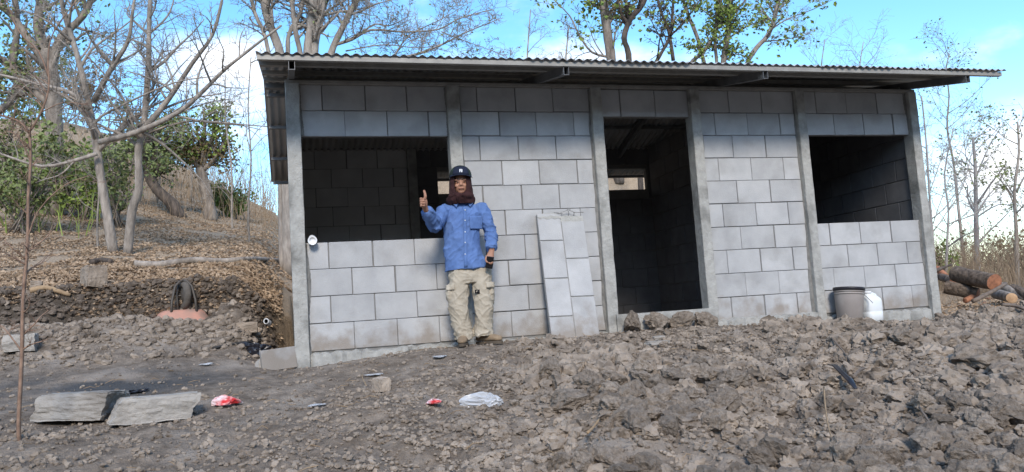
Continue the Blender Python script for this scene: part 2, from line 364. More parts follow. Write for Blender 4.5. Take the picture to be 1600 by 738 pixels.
wet = np.exp(-(((GX+.25)/1.25)**2+((GY+.65-.12*GX)/.5)**2)**2)*sstep(-.45, -.05, fbm(GX*1.6, GY*3, seed=14))
for nme, A_ in (('litter', lit), ('dark', dark), ('wet', wet)):
    at_ = me.attributes.new(nme, 'FLOAT', 'POINT'); at_.data.foreach_set('value', np.clip(A_, 0, 1).astype(np.float32).ravel())
me.polygons.foreach_set('use_smooth', np.ones(len(q), bool))
ground = link('ground', me, M['soil']); setp(ground, kind='structure')
setp(ground, 'grey dry soil yard rising to a leaf strewn hillside', 'ground')

# ------------------------------------------------------------------ the house
house = empty('block_house', (0, 0, 0), 'small unpainted concrete block house with corrugated roof and no doors', 'house')
posts = [(1.439,1.567), (2.968,3.091), (4.476,4.593), (5.610,5.722), (6.922,7.031), (8.442,8.552)]
def post(x0, x1, y0, y1, z0, z1, seed, name='post'):
    n = 26; rg = []; rr = random.Random(seed)
    for i in range(n+1):
        z = z0+(z1-z0)*i/n
        j = lambda a=.0035: rr.uniform(-a, a)
        c = .006
        rg.append([(x0+c+j(),y0+j(.002),z),(x1-c+j(),y0+j(.002),z),(x1+j(.002),y0+c+j(),z),(x1+j(.002),y1-c,z),(x1-c,y1,z),(x0+c,y1,z),(x0+j(.002),y1-c,z),(x0+j(.002),y0+c+j(),z)])
    b = MB(); b.rings(rg); return b.build(name, M['post'], house)
for i, (a, b) in enumerate(posts): post(a, b, -.06, .09, -.40, 2.5, i)
blk_cache = {}
def block_mesh(w, h, d=.05, m='panel'):
    w, h = round(w/.005)*.005, round(h/.005)*.005; k = (w, h, d, m)
    if k not in blk_cache:
        b = MB(); b.box((-w/2, 0, -h/2), (w/2, d, h/2)); me = b.mesh('block', M[m]); bevel_mesh(me, .004); blk_cache[k] = me
    return blk_cache[k]
def block(parent, c, w, h, rz=0, d=.05, m='panel'):
    o = link('block', block_mesh(w, h, d, m), None, parent); o.location = c; o.rotation_euler = (R.uniform(-.003, .003), 0, rz+R.uniform(-.004, .004)); return o
def course(parent, x0, x1, z0, z1, cuts, y=0.0, face=-1, gap=.012):
    xs = [x0]+list(cuts)+[x1]
    for a, b in zip(xs[:-1], xs[1:]):
        if b-a < .04: continue
        g = R.choice((.005, .008, .010, .013)) if a > x0 else .0
        w = b-a-g; gz_ = R.choice((.005, .007, .010))
        block(parent, ((a+b)/2+g/2, y+R.uniform(-.0025, .0025), (z0+z1)/2+gz_/2), w, z1-z0-gz_, m='panel' if y < 1 else ('inner_lit' if b < 3.0 else 'inner_shaded'))
fw = MB()
def core(x0, x1, z0, z1, y0=.014, y1=.075): fw.box((x0, y0, z0), (x1, y1, z1))
bays = [(1.567,2.968), (3.091,4.476), (4.593,5.610), (5.722,6.922), (7.031,8.442)]
core(1.567,2.968,-.35,.995); core(1.567,2.968,2.005,2.497); core(3.091,4.476,-.35,2.497); core(4.593,5.610,2.205,2.497)
core(5.722,6.922,-.35,2.497); core(7.031,8.442,-.35,.995); core(7.031,8.442,2.005,2.497)
front = fw.build('front_wall', M['mortar'], house)
def cuts_for(bay, upper):
    return {0: ([1.768,2.172,2.572], [1.972,2.372,2.772]), 1: ([3.274,3.673,4.072], [3.486,3.878,4.284]),
            3: ([6.102,6.510], [5.908,6.309,6.713]), 4: ([7.212,7.617,8.031], [7.426,7.821,8.225])}[bay][0 if upper else 1]
for bay in (0, 1, 3, 4):
    x0, x1 = bays[bay]
    for r in range(10):
        if bay in (0, 4) and 4 <= r < 8: continue
        course(front, x0+.002, x1-.002, r*.25, (r+1)*.25, cuts_for(bay, r % 2 == 1), y=R.uniform(-.003, .003))
course(front, 4.595, 5.608, 2.205, 2.495, [4.815, 5.216], y=0)
# mortar smeared down the joint between posts and panels
def seam(x, sgn, z0, z1, seed):
    rr = random.Random(seed); rg = []; n = 40
    for i in range(n+1):
        z = z0+(z1-z0)*i/n; w = .008+.030*max(0, mnoise.noise((x*3.1, z*2.3, seed))+.25)+rr.uniform(0, .006)
        rg.append([(x, -.010, z), (x+sgn*w*.5, -.0085-rr.uniform(0, .003), z), (x+sgn*w, -.001, z), (x, .006, z)])
    b = MB(); b.rings(rg); b.build('mortar_seam', M['seam'], house)
for i, (x0, x1) in enumerate(bays):
    if i == 2: continue
    for sgn, x in ((1, x0), (-1, x1)):
        if i in (0, 4): seam(x, sgn, -.02, .99, 10+i); seam(x, sgn, 2.01, 2.49, 20+i)
        else: seam(x, sgn, -.02, 2.49, 30+i)
# footing strip and rough cast under the panels
def footing(x0, x1, y0, y1, z1, seed):
    rr = random.Random(seed); n = 30; rg = []
    for i in range(n+1):
        x = x0+(x1-x0)*i/n; t = z1+rr.uniform(-.018, .010); f = y0+rr.uniform(-.02, .02)
        rg.append([(x, f, -.42), (x, y1, -.42), (x, y1, t), (x, f+.02, t-.012)])
    b = MB(); b.rings(rg); b.build('footing', M['post'], house)
footing(1.57, 2.966, -.055, .012, -.004, 1); footing(3.093, 4.474, -.05, .012, -.012, 2); footing(5.724, 6.92, -.06, .012, .035, 3); footing(7.033, 8.44, -.055, .012, -.012, 4)
b = MB(); rr = random.Random(5); rg = []
for i in range(21):
    x = 4.56+(5.69-4.56)*i/20; rg.append([(x,-.085+rr.uniform(-.004,.004),-.42),(x,.088,-.42),(x,.088,.152),(x,-.08,.150+rr.uniform(-.004,.004))])
b.rings(rg); b.build('door_sill', M['post'], house)
# interior: back wall, side walls, partition
BY = 2.85
bw = MB()
for lo, hi in (((1.44,BY+.014,-.35),(8.55,BY+.09,1.895)), ((1.44,BY+.014,1.895),(3.37,BY+.09,2.2)), ((6.43,BY+.014,1.895),(8.55,BY+.09,2.2)), ((1.44,BY+.014,2.2),(8.55,BY+.09,2.5))): bw.box(lo, hi)
back = bw.build('back_wall', M['mortar'], house)
for i, (a, b_) in enumerate(posts):
    if 3.3 < a < 6.4:
        post(a, b_, BY-.05, BY+.12, -.35, 1.89, 20+i)
    else: post(a, b_, BY-.05, BY+.12, -.35, 2.5, 20+i)
for bay in range(5):
    x0, x1 = bays[bay]
    for r in range(10):
        z0, z1 = r*.25, (r+1)*.25
        if bay == 2: cu = [4.815, 5.216]
        else: cu = cuts_for(bay, r % 2 == 1)
        if bay in (1, 2, 3) and r in (7, 8):
            if bay == 1 and r in (7, 8): course(back, x0+.002, 3.365, z0, z1, [], y=BY)
            if bay == 3: course(back, 6.445, x1-.002, z0, z1, [6.713], y=BY)
            continue
        course(back, x0+.002, x1-.002, z0, z1, cu, y=BY)
def side_wall(name, xf, rot, sgn, mm='inner_shaded'):
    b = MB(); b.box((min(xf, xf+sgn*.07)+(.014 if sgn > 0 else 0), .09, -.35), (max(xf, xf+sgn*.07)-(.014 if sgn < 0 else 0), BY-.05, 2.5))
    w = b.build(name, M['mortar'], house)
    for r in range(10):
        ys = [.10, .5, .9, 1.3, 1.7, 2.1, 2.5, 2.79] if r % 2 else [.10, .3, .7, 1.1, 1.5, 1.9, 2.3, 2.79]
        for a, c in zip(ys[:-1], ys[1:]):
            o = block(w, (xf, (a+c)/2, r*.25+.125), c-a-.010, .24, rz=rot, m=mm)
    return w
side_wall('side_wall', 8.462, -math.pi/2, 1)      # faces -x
side_wall('side_wall', 1.547, math.pi/2, -1, 'inner_lit')      # faces +x
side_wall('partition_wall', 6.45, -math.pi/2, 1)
# gables
RIDGE_Y, RIDGE_Z = 1.42, 2.93
for xg in (1.46, 8.46):
    b = MB(); pr = [(.09, 2.503), (BY-.05, 2.503), (BY-.05, 2.55), (RIDGE_Y, RIDGE_Z-.06), (.09, 2.60)]
    b.v = [(xg, y, z) for y, z in pr]+[(xg+.06, y, z) for y, z in pr]
    b.f = [(0,1,2,3,4), (9,8,7,6,5)]+[(i, i+5, (i+1) % 5+5, (i+1) % 5) for i in range(5)]
    b.build('gable', M['post'], house)
# interior floor
box_obj('floor_slab', (1.57, .09, -.3), (8.44, BY-.05, -.02), M['dustfloor'], house)
# roof
roof = bpy.data.objects.new('roof', None); COL.objects.link(roof); roof.parent = house
SF = .205                                   # front slope
def zf(y): return 2.672+SF*y                # sheet underside, front slope
RIDGE_Z = zf(RIDGE_Y)
BE_Y, BE_Z = 3.62, 2.215
SB = (RIDGE_Z-BE_Z)/(BE_Y-RIDGE_Y)
def zb(y): return RIDGE_Z-SB*(y-RIDGE_Y)
FE_Y = -.885
def sheet(x0, x1, ya, yb, zfun, lift, amp=.010, pitch=.0805, seed=0):
    n = max(2, int((x1-x0)/pitch*8)); b = MB(); rr = random.Random(seed); dx = rr.uniform(-.006, .006); sk = rr.uniform(-.016, .016); wv = [rr.uniform(-.003, .003) for _ in range(6)]
    rows = []
    for side in (0, 1):
        for y in ((ya+sk, yb) if side == 0 else (yb, ya+sk)):
            row = []
            for i in range(n+1):
                x = x0+(x1-x0)*i/n; w = amp*math.sin(2*math.pi*(x+dx)/pitch)
                row.append((x, y, zfun(y)+lift+amp+w*(1+.25*wv[0]/.003*math.sin(3*x+wv[1]*900))+abs(wv[2])*1.5*math.sin(2.1*x+wv[3]*900)**2+side*.0012))
            rows.append(row)
    rows.append(rows[0])
    b.rings(rows, close=False, cap=False)
    return b.build('corrugated_sheet', M['zinc'], roof, smooth=True)
sx0, sx1 = 1.215, 8.985
nsh = 10
for k in range(nsh):
    a = sx0+(sx1-sx0)*k/nsh; c = sx0+(sx1-sx0)*(k+1)/nsh+.08
    sheet(a, min(c, sx1) if k == nsh-1 else c, FE_Y-R.uniform(0, .012), RIDGE_Y+.02, zf, .002+.0035*(k % 2), seed=k)
    sheet(a, min(c, sx1) if k == nsh-1 else c, RIDGE_Y-.02, BE_Y+R.uniform(0, .015), zb, .002+.0035*(k % 2), amp=.011, pitch=.0805, seed=50+k)
def lengthwise(name, y, x0, x1, w, h, zt, m, tilt=0):      # a bar along the house, open channel look
    b = MB(); t = .004
    b.box((x0, y-w/2, zt-h), (x1, y-w/2+t, zt)); b.box((x0, y-w/2+t, zt-t), (x1, y+w/2, zt)); b.box((x0, y-w/2+t, zt-h), (x1, y+w/2, zt-h+t))
    return b.build(name, m, roof)
lengthwise('fascia', FE_Y+.045, 1.225, 8.95, .045, .040, zf(FE_Y+.02)-.004, M['ringsteel'])
for yy in (-.40, .30, .95): lengthwise('purlin', yy, 1.23, 8.94, .05, .036, zf(yy-.025)-.003, M['ringsteel'])
lengthwise('ridge_purlin', RIDGE_Y, 1.23, 8.94, .09, .05, RIDGE_Z-.03, M['darksteel'])
for yy in (1.62, 2.25, 2.95, 3.55): lengthwise('purlin', yy, 1.24, 8.94, .05, .036, zb(yy+.025)-.003, M['darksteel'])
def rafter(x, w=.052, h=.082):
    ya, yb = FE_Y+.035, RIDGE_Y-.02
    t = .004; P = lambda y, z: zf(y)-.043+z
    b = MB()
    rg = []
    for y in (ya, yb): rg.append([(x-w/2, y, P(y, -h)), (x+w/2, y, P(y, -h)), (x+w/2, y, P(y, 0)), (x-w/2, y, P(y, 0))])
    inn = []
    for y in (ya, ya+.25): inn.append([(x-w/2+t, y, P(y, -h+t)), (x+w/2-t, y, P(y, -h+t)), (x+w/2-t, y, P(y, -t)), (x-w/2+t, y, P(y, -t))])
    b.rings([inn[1], inn[0], rg[0], rg[1]])
    b.build('rafter', M['darksteel'], roof)
    b = MB(); P2 = lambda y, z: zb(y)-.043+z
    b.rings([[(x-w/2, y, P2(y, -h)), (x+w/2, y, P2(y, -h)), (x+w/2, y, P2(y, 0)), (x-w/2, y, P2(y, 0))] for y in (RIDGE_Y+.02, BE_Y-.05)])
    b.build('rafter', M['darksteel'], roof)
for xr in (1.50, 3.93, 6.02, 8.50): rafter(xr)
box_obj('ring_beam', (1.44, -.045, 2.5), (8.552, .085, 2.536), M['ringsteel'], house, .004)
box_obj('ring_beam', (1.44, BY-.04, 2.503), (8.552, BY+.1, 2.545), M['darksteel'], house, .004)
# pvc elbow on the window sill
b = MB(); b.tube([(1.63,-.085,1.015), (1.63,-.03,1.02), (1.63,.03,1.05)], [.034,.034,.03], 14, False); b.tube([(1.63,.03,1.05), (1.63,-.028,1.02), (1.63,-.083,1.015)], [.026,.028,.028], 14, False)
b.tube([(1.63,-.088,1.015), (1.63,-.05,1.015)], [.042,.042], 14, False); b.rings([[(1.63+r_*math.cos(k*math.pi/7), -.088+d_, 1.015+r_*math.sin(k*math.pi/7)) for k in range(14)] for r_, d_ in ((.042,0), (.027,0), (.025,.012), (.001,.012))], cap=False)
b.build('pipe_elbow', M['pvc'], house, True)

# ------------------------------------------------------------------ loose earth: clods
def clod_mesh(name, seed, sub, m, rough=.32, flat=.8):
    bm = bmesh.new(); bmesh.ops.create_icosphere(bm, subdivisions=sub, radius=1)
    off = Vector((seed*7.13, seed*3.7, seed*1.9)); rr = random.Random(seed)
    planes = [(Vector((rr.gauss(0, 1), rr.gauss(0, 1), rr.gauss(0, 1))).normalized(), rr.uniform(.50, .9)) for _ in range(7)]
    for v in bm.verts:
        p = v.co.copy(); d = 1+rough*mnoise.noise(p*1.3+off)
        q = p*d
        for n, k in planes:             # broken flat faces
            e = q.dot(n)-k
            if e > 0: q -= n*e*.95
        q += p*(rough*.55*mnoise.noise(p*3.3+off)+rough*.34*mnoise.noise(p*7+off*2)+rough*.14*mnoise.noise(p*15+off*3))
        v.co = (q.x, q.y*.88, q.z*flat)
    me = bpy.data.meshes.new(name); bm.to_mesh(me); bm.free(); me.materials.append(m)
    return me
clods = [clod_mesh('dirt_clod', k, 4, M['clod'], .30+.02*(k % 6), .6+.06*(k % 5)) for k in range(18)]
def put_clod(name, me, x, y, s, sink=.25, label=None, group=None, cat='clod', sc=(1,1,1), rot=None, m=None, z=None):
    o = bpy.data.objects.new(name, me); COL.objects.link(o)
    o.location = (x, y, (gz(x, y) if z is None else z)+s*sc[2]*(.62-sink)); o.scale = (s*sc[0], s*sc[1], s*sc[2])
    o.rotation_euler = rot if rot else (R.uniform(-.5, .5), R.uniform(-.5, .5), R.uniform(0, 6.3))
    setp(o, label, cat, group); return o
# single clods the photograph shows (place in the photograph, width in its pixels)
def pclod(u, v, w, label, me, sc=(1,1,1), sink=.2, name='dirt_clod', cat='clod', group=None, rz=None):
    p, t = gp(u, v); s = w*t/FPX/2
    return put_clod(name, me, p[0], p[1]+s*.3, s, sink, label, group, cat, sc, (R.uniform(-.2,.2), R.uniform(-.2,.2), R.uniform(0,6.3) if rz is None else rz))
for u, v, w in ((991, 520, 30), (1030, 521, 34), (1066, 516, 34), (1103, 513, 34)):
    q = on_y(u, v, -.20); put_clod('dirt_clod', clods[R.randrange(18)], q[0], q[1], w*7.6/FPX/2*1.25, .20, 'rounded earth clod lying against the foot of the door sill', 'clods along the door sill', sc=(1.1,.9,R.uniform(.9,1.4)))
flat = [clod_mesh('flat_clod', 100+k, 4, M['clod'], .25, .42) for k in range(3)]
pclod(893, 645, 70, 'broad flat topped slab of dried earth beside a pale stick', flat[0], (1,1,1.2))
pclod(865, 605, 44, 'tall pale upright earth clod above the broad flat earth slab', clods[2], (1,1,1.3))
pclod(1070, 672, 64, 'big angular earth clod split by a dark crack low in the heap', clods[5])
pclod(1000, 690, 56, 'big rough earth clod left of the cracked angular clod', clods[7])
pclod(1545, 580, 80, 'largest overhanging earth lump on the heap near the logs', clods[9], (1.1,1,.9))
pclod(1478, 672, 32, 'smooth egg shaped pale stone lying on the dirt heap', clods[3], (1.1,.8,.7), name='stone', cat='stone')
pclod(1420, 545, 52, 'wide pale earth clod below the white jug', clods[11])
pclod(1585, 665, 70, 'pale crumbling earth lump at the far right end of the heap', clods[12])
# the rest: sampled through the view so that they crowd where the photograph is cloddy
cand = []
rs = np.random.RandomState(5)
cx_ = rs.uniform(-1.8, 10.2, 26000); cy_ = rs.uniform(-5.0, -.45, 26000)
dens = rubble(cx_, cy_)
cs_ = .014+.085*rs.rand(26000)**3.6
cs_ *= .75+.6*fbm(cx_*1.1, cy_*1.1, seed=61, oct=2)
rgt = sstep(1.8, 3.6, cx_+.35*(-cy_-2))
cs_ = np.where(cs_ > .03, .03+(cs_-.03)*(.15+1.15*rgt), cs_)*(.62+.42*rgt)
pits = .55+.9*vnoise(cx_*1.3, cy_*1.3, seed=71)
keep = rs.rand(26000) < np.clip(dens*pits*.75, .04, 1)
cx_, cy_, cs_ = cx_[keep], cy_[keep], np.clip(cs_[keep], .010, .085)
clear = [(3.0,-.4,.45), (4.1,-.3,.40), (7.75,-.3,.35)]
dd = np.hypot(cx_-CAM_O[0], cy_-CAM_O[1]); ang = np.arctan2(cx_-CAM_O[0], cy_-CAM_O[1])
vis = (ang > YAW-.64) & (ang < YAW+.64) & (dd > 2.6)
for a, b_, c in clear: vis &= ~((np.hypot(cx_-a, cy_-b_) < c) & (cs_ > .02))
cx_, cy_, cs_, dd = cx_[vis], cy_[vis], cs_[vis], dd[vis]
order = np.argsort(-cs_/dd); NB = 285
for i in order[:NB]:
    put_clod('dirt_clod', clods[R.randrange(18)], float(cx_[i]), float(cy_[i]), float(cs_[i])*1.15, .22, 'grey brown lump of dry earth in the loose rubble before the house', 'clods strewn over the heap')
# crumbs too many to count: one mesh
def scatter(name, protos, X, Y, S, Z, m, smooth=False, tilt=.6, seed=1, squash=1.0):
    rs = np.random.RandomState(seed); V = []; F = []; nv = 0
    PV = [getv(p) for p in protos]
    PF = []
    for p in protos:
        a = np.empty(len(p.polygons)*3, np.int32); p.polygons.foreach_get('vertices', a); PF.append(a.reshape(-1, 3))
    pick = rs.randint(0, len(protos), len(X))
    for k in range(len(protos)):
        ix = np.nonzero(pick == k)[0]; n = len(ix)
        if not n: continue
        a = rs.uniform(0, 6.28, n); b = rs.uniform(-tilt, tilt, n); c, s_ = np.cos(a), np.sin(a); cb, sb = np.cos(b), np.sin(b)
        v = PV[k][None]*S[ix][:, None, None]
        x = v[..., 0]; y = v[..., 1]*cb[:, None]-v[..., 2]*sb[:, None]; z = (v[..., 1]*sb[:, None]+v[..., 2]*cb[:, None])*squash
        X2 = x*c[:, None]-y*s_[:, None]+X[ix][:, None]; Y2 = x*s_[:, None]+y*c[:, None]+Y[ix][:, None]; Z2 = z+Z[ix][:, None]
        V.append(np.stack([X2, Y2, Z2], -1).reshape(-1, 3))
        F.append((PF[k][None]+(np.arange(n)*len(PV[k]))[:, None, None]).reshape(-1, 3)+nv); nv += n*len(PV[k])
    V = np.concatenate(V); F = np.concatenate(F)
    me = bpy.data.meshes.new(name); me.vertices.add(len(V)); me.vertices.foreach_set('co', V.astype(np.float32).ravel())
    me.loops.add(F.size); me.loops.foreach_set('vertex_index', F.ravel().astype(np.int32)); me.polygons.add(len(F))
    me.polygons.foreach_set('loop_start', np.arange(0, F.size, 3, dtype=np.int32)); me.polygons.foreach_set('loop_total', np.full(len(F), 3, np.int32))
    me.update(calc_edges=True)
    me.polygons.foreach_set('use_smooth', np.full(len(F), bool(smooth)))
    return link(name, me, m)
ix = order[NB:]
mids = [clod_mesh('crumb', 200+k, 2, M['clodstuff'], .42, .75) for k in range(12)]
smal = [clod_mesh('crumb', 300+k, 1, M['clodstuff'], .4, .7) for k in range(8)]
big = [clod_mesh('crumb', 240+k, 3, M['clodstuff'], .52, .75) for k in range(14)]
ib, ix = ix[:1900], ix[1900:]
o = scatter('loose_lumps', big, cx_[ib], cy_[ib], cs_[ib]*1.1, ground_h(cx_[ib], cy_[ib])+cs_[ib]*.22, M['clodstuff'], smooth=False, seed=2)
setp(o, 'fist sized lumps of dry earth covering the heap', 'rubble', kind='stuff')
o = scatter('loose_clods', mids, cx_[ix], cy_[ix], cs_[ix]*1.1, ground_h(cx_[ix], cy_[ix])+cs_[ix]*.25, M['clodstuff'], seed=3)
setp(o, 'small crumbs and clods of dry earth covering the heap', 'rubble', kind='stuff')
n = 90000
X = rs.uniform(-2.2, 10.2, n); Y = rs.uniform(-5.0, 1.3, n); S = .005+.020*rs.rand(n)**2.6
ok = (rs.rand(n) < np.clip(.07+.09*sstep(1, 3, X)+rubble(X, Y)*.95*(.45+.55*sstep(.5, 3.2, X)), 0, 1)) & ~((X > 1.4) & (X < 8.6) & (Y > -.08)) & (np.abs(np.arctan2(X-CAM_O[0], Y-CAM_O[1])-YAW) < .63) & (np.hypot(X-CAM_O[0], Y-CAM_O[1]) > 2.6)
X, Y, S = X[ok], Y[ok], S[ok]
o = scatter('gravel', smal, X, Y, S, ground_h(X, Y)+S*.3, M['clodstuff'], seed=4)
setp(o, 'fine gravel and crumbs scattered over the bare soil', 'gravel', kind='stuff')
# straw and twig bits
tb = MB(); rr = random.Random(44)
for _ in range(420):
    x = rr.uniform(-1.2, 9.8); y = rr.uniform(-4.6, -.3); l = rr.uniform(.03, .13); a = rr.uniform(0, 6.28); z = gz(x, y)+.016
    tb.tube([(x, y, z+rr.uniform(0, .02)), (x+l*.5*math.cos(a), y+l*.5*math.sin(a), z+rr.uniform(0, .03)), (x+l*math.cos(a+.3), y+l*math.sin(a+.3), z+rr.uniform(-.005, .03))], [.002, .0025, .001], 4)
setp(tb.build('straw_bits', M['stick']), 'bits of straw and twig lying on the soil', 'straw', kind='stuff')
# soil lumps in the dug bank at the left
n = 12000
X = rs.uniform(-3.0, 1.42, n); Y = rs.uniform(.1, 2.05, n); S = .006+.05*rs.rand(n)**5.5
ok = (rs.rand(n) < .25+.75*np.exp(-((Y-1.3)/.6)**2))
X, Y, S = X[ok], Y[ok], S[ok]
o = scatter('bank_clods', mids, X, Y, S, ground_h(X, Y)+S*.2, M['clodstuff'], seed=6)
setp(o, 'loose earth crumbs along the dug bank beside the house', 'rubble', kind='stuff')

n = 9000
X = rs.uniform(-3.2, 1.4, n); Y = rs.uniform(1.62, 2.2, n); S = .008+.045*rs.rand(n)**3
o = scatter('bank_soil', mids, X, Y, S, ground_h(X, Y)+S*.15, M['darksoil'], seed=16)
setp(o, 'moist dark crumbs of soil on the face of the dug bank', 'soil', kind='stuff')
# ------------------------------------------------------------------ leaf litter and dry brush
def leaf_proto(seed, L=1.0):
    rr = random.Random(seed); b = MB(); w = rr.uniform(.28, .45); c = rr.uniform(.1, .35)
    b.v = [(-.5*L,0,0), (-.1,-w,c), (.5*L,0,.05), (-.1,w,c*.8), (-.05,0,-.02)]
    b.f = [(0,1,4), (1,2,4), (2,3,4), (3,0,4)]
    return b.mesh('leaf')
leaves = [leaf_proto(k) for k in range(6)]
n = 60000
Y = 2.02+22*rs.rand(n)**1.7; X = CAM_O[0]+(Y-CAM_O[1])*(-.36+.42*rs.rand(n)); S = .03+.045*rs.rand(n)
ok = ~((X > 1.3) & (Y < 5)) & (vnoise(X*2, Y*2, seed=90)+.25*rs.rand(n) > .38)
X, Y, S = X[ok], Y[ok], S[ok]
o = scatter('leaf_litter', leaves, X, Y, S, ground_h(X, Y)+.012, M['litter'], tilt=.9, seed=8); setp(o, 'brown fallen leaves covering the hillside', 'leaf litter', kind='stuff')
n = 9000
X = rs.uniform(8.7, 17, n); Y = rs.uniform(-.5, 9, n); S = .03+.05*rs.rand(n)
o = scatter('leaf_litter', leaves, X, Y, S, ground_h(X, Y)+.01, M['litter'], tilt=.9, seed=9); setp(o, 'brown leaf and bark debris around the log pile', 'leaf litter', kind='stuff')
def stalks(name, n, xr, yr, hr, m, seed, label, lean=.35, rad=(.003, .006), cond=None):
    rr = random.Random(seed); b = MB(); pts = []
    xs = [rr.uniform(*xr) for _ in range(n)]; ys = [rr.uniform(*yr) for _ in range(n)]
    zs = ground_h(np.array(xs), np.array(ys))
    for x, y, z in zip(xs, ys, zs):
        if cond and not cond(x, y): continue
        h = rr.uniform(*hr)*(.6+.8*float(mnoise.noise((x*.6, y*.6, 3))+.5)); a = rr.uniform(0, 6.28); l = lean*h*rr.random(); r = rr.uniform(*rad); k = rr.uniform(-.15, .15)*h
        P = [(x, y, z-.03), (x+l*.25*math.cos(a)+k, y+l*.25*math.sin(a), z+h*.4), (x+l*.6*math.cos(a), y+l*.6*math.sin(a)+k, z+h*.75), (x+l*math.cos(a), y+l*math.sin(a), z+h)]
        b.tube(P, [r, r*.85, r*.6, r*.25], 3, False)
        if rr.random() < .7:
            a2 = rr.uniform(0, 6.28); q = P[2]; g = h*rr.uniform(.2, .4)
            b.tube([q, (q[0]+g*.6*math.cos(a2), q[1]+g*.6*math.sin(a2), q[2]+g*.7)], [r*.5, r*.25], 3, False)
    return setp(b.build(name, m), label, 'brush', kind='stuff')
stalks('dry_brush', 8500, (10.5, 26), (5.0, 13), (.6, 1.6), M['drygrass'], 3, 'tangle of tall dry stalks behind the log pile', .7)
stalks('dry_brush', 60, (-2.5, 1.4), (7.5, 14), (.4, 1.5), M['drygrass'], 4, 'thin dry stalks standing on the hillside beside the house', .5, (.002, .005))
stalks('dry_brush', 1300, (-10, 1), (13, 27), (.5, 1.6), M['drygrass'], 5, 'dry scrub growing along the upper hillside', .6, (.003, .007))
stalks('dry_brush', 420, (-3.0, 3.0), (16, 26), (.8, 2.6), M['drygrass'], 14, 'tall dry brush on the crest seen past the corner of the house', .5, (.005, .010))
stalks('green_undergrowth', 260, (-6.5, -2.2), (8.5, 14), (.3, .9), M['leaf_green'], 6, 'green stems of undergrowth below the bushes', .8, (.006, .012))

# ------------------------------------------------------------------ trees
class Tree:
    def __init__(s, seed): s.r = random.Random(seed); s.wood = MB(); s.twig = MB(); s.tips = []; s.base = None
    def path(s, pts, r0, r1, n=9, wob=.0, sub=3):
        P = [Vector(p) for p in pts]; Q = []
        if len(P) == 2: P = [P[0], P[0].lerp(P[1], .5), P[1]]
        for i in range(len(P)-1):           # catmull-rom
            p0 = P[max(i-1, 0)]; p1 = P[i]; p2 = P[i+1]; p3 = P[min(i+2, len(P)-1)]
            for k in range(sub):
                t = k/sub; Q.append(.5*((2*p1)+(-p0+p2)*t+(2*p0-5*p1+4*p2-p3)*t*t+(-p0+3*p1-3*p2+p3)*t**3))
        Q.append(P[-1])
        m = len(Q)-1
        if wob:
            for i in range(1, m+1): Q[i] = Q[i]+Vector((s.r.gauss(0, wob), s.r.gauss(0, wob), s.r.gauss(0, wob)))
        rad = [r0+(r1-r0)*(i/m)**.9 for i in range(m+1)]
        if r0 > .03: rad = [q*(1+s.r.uniform(-.08, .08)) for q in rad]
        (s.wood if r0 > .022 else s.twig).tube([tuple(q) for q in Q], rad, n if r0 > .022 else 4, True)
        if s.base is None: s.base = Q[0].copy()
        return Q, rad
    def spread(s, Q, rad, count, ratio, level, start=.25, upb=.35, minr=.0035, wide=1.0):
        L = sum((Q[i+1]-Q[i]).length for i in range(len(Q)-1)); m = len(Q)-1
        for _ in range(count):
            f = start+(1-start)*s.r.random(); k = min(int(f*m), m-1); fr = f*m-k
            p = Q[k].lerp(Q[k+1], fr); rr = max(minr, (rad[k]+(rad[k+1]-rad[k])*fr)*s.r.uniform(.4, .65))
            t = (Q[k+1]-Q[k]).normalized(); a = Vector((s.r.gauss(0, 1), s.r.gauss(0, 1), s.r.gauss(0, .6))); a = (a-t*a.dot(t)).normalized()
            d = (t*s.r.uniform(.25, .8)+a*wide+Vector((0, 0, upb))).normalized()
            l = L*ratio*s.r.uniform(.55, 1.25)*(1.1-.45*f); pts = [p]; n = 4 if level > 0 else 3
            for i in range(n):
                d = (d+Vector((s.r.gauss(0, .2), s.r.gauss(0, .2), s.r.gauss(0, .14)+.06*upb))).normalized(); pts.append(pts[-1]+d*(l/n))
            Q2, r2 = s.path(pts, rr, max(minr*.6, rr*.25), 6, sub=2)
            if level > 0: s.spread(Q2, r2, max(2, int(count*.62)), .52, level-1, .15, upb*.8, minr, wide)
            else: s.tips.append((Q2[-1].copy(), d)); s.tips.append((Q2[len(Q2)//2].copy(), d))
    def leaves(s, name, m, n, size, spread, only=None):
        b = MB(); T = [t for t in s.tips if (only is None or only(t[0]))]
        if not T: return None
        for _ in range(n):
            p, d = s.r.choice(T); k_ = spread*.45; c = p+Vector((s.r.gauss(0, k_), s.r.gauss(0, k_), s.r.gauss(0, k_)))
            u = Vector((s.r.gauss(0, 1), s.r.gauss(0, 1), s.r.gauss(-.3, .7))).normalized(); w = u.orthogonal(); w.rotate(Quaternion(u, s.r.uniform(0, 6.28)))
            L = size*s.r.uniform(.6, 1.3); nn = u.cross(w)*(L*.12)
            b.add([c, c+u*L*.45+w*L*.26+nn, c+u*L, c+u*L*.45-w*L*.26+nn], [(0,1,2), (0,2,3)])
        return b.mesh(name, m)
    def done(s, name, label, bark, group=None, leafs=(), cat='tree'):
        base = s.base
        t = empty(name, tuple(base), label, cat, group); inv = Vector(base)
        for nm, mb in (('trunk', s.wood), ('crown', s.twig)):
            if not mb.v: continue
            mb.v = [(p[0]-inv.x, p[1]-inv.y, p[2]-inv.z) for p in mb.v]
            o = mb.build(nm, bark, t, True)
        for lm in leafs:
            if lm is None: continue
            a = getv(lm); setv(lm, a-np.array(inv)); link('foliage', lm, None, t)
        return t
def pp(d, *uv): return [tuple(at(u, v, d+(dz[0] if dz else 0))) for u, v, *dz in uv]
def foot(u, v, d):
    p = at(u, v, d); return (p[0], p[1], gz(p[0], p[1])-.05)
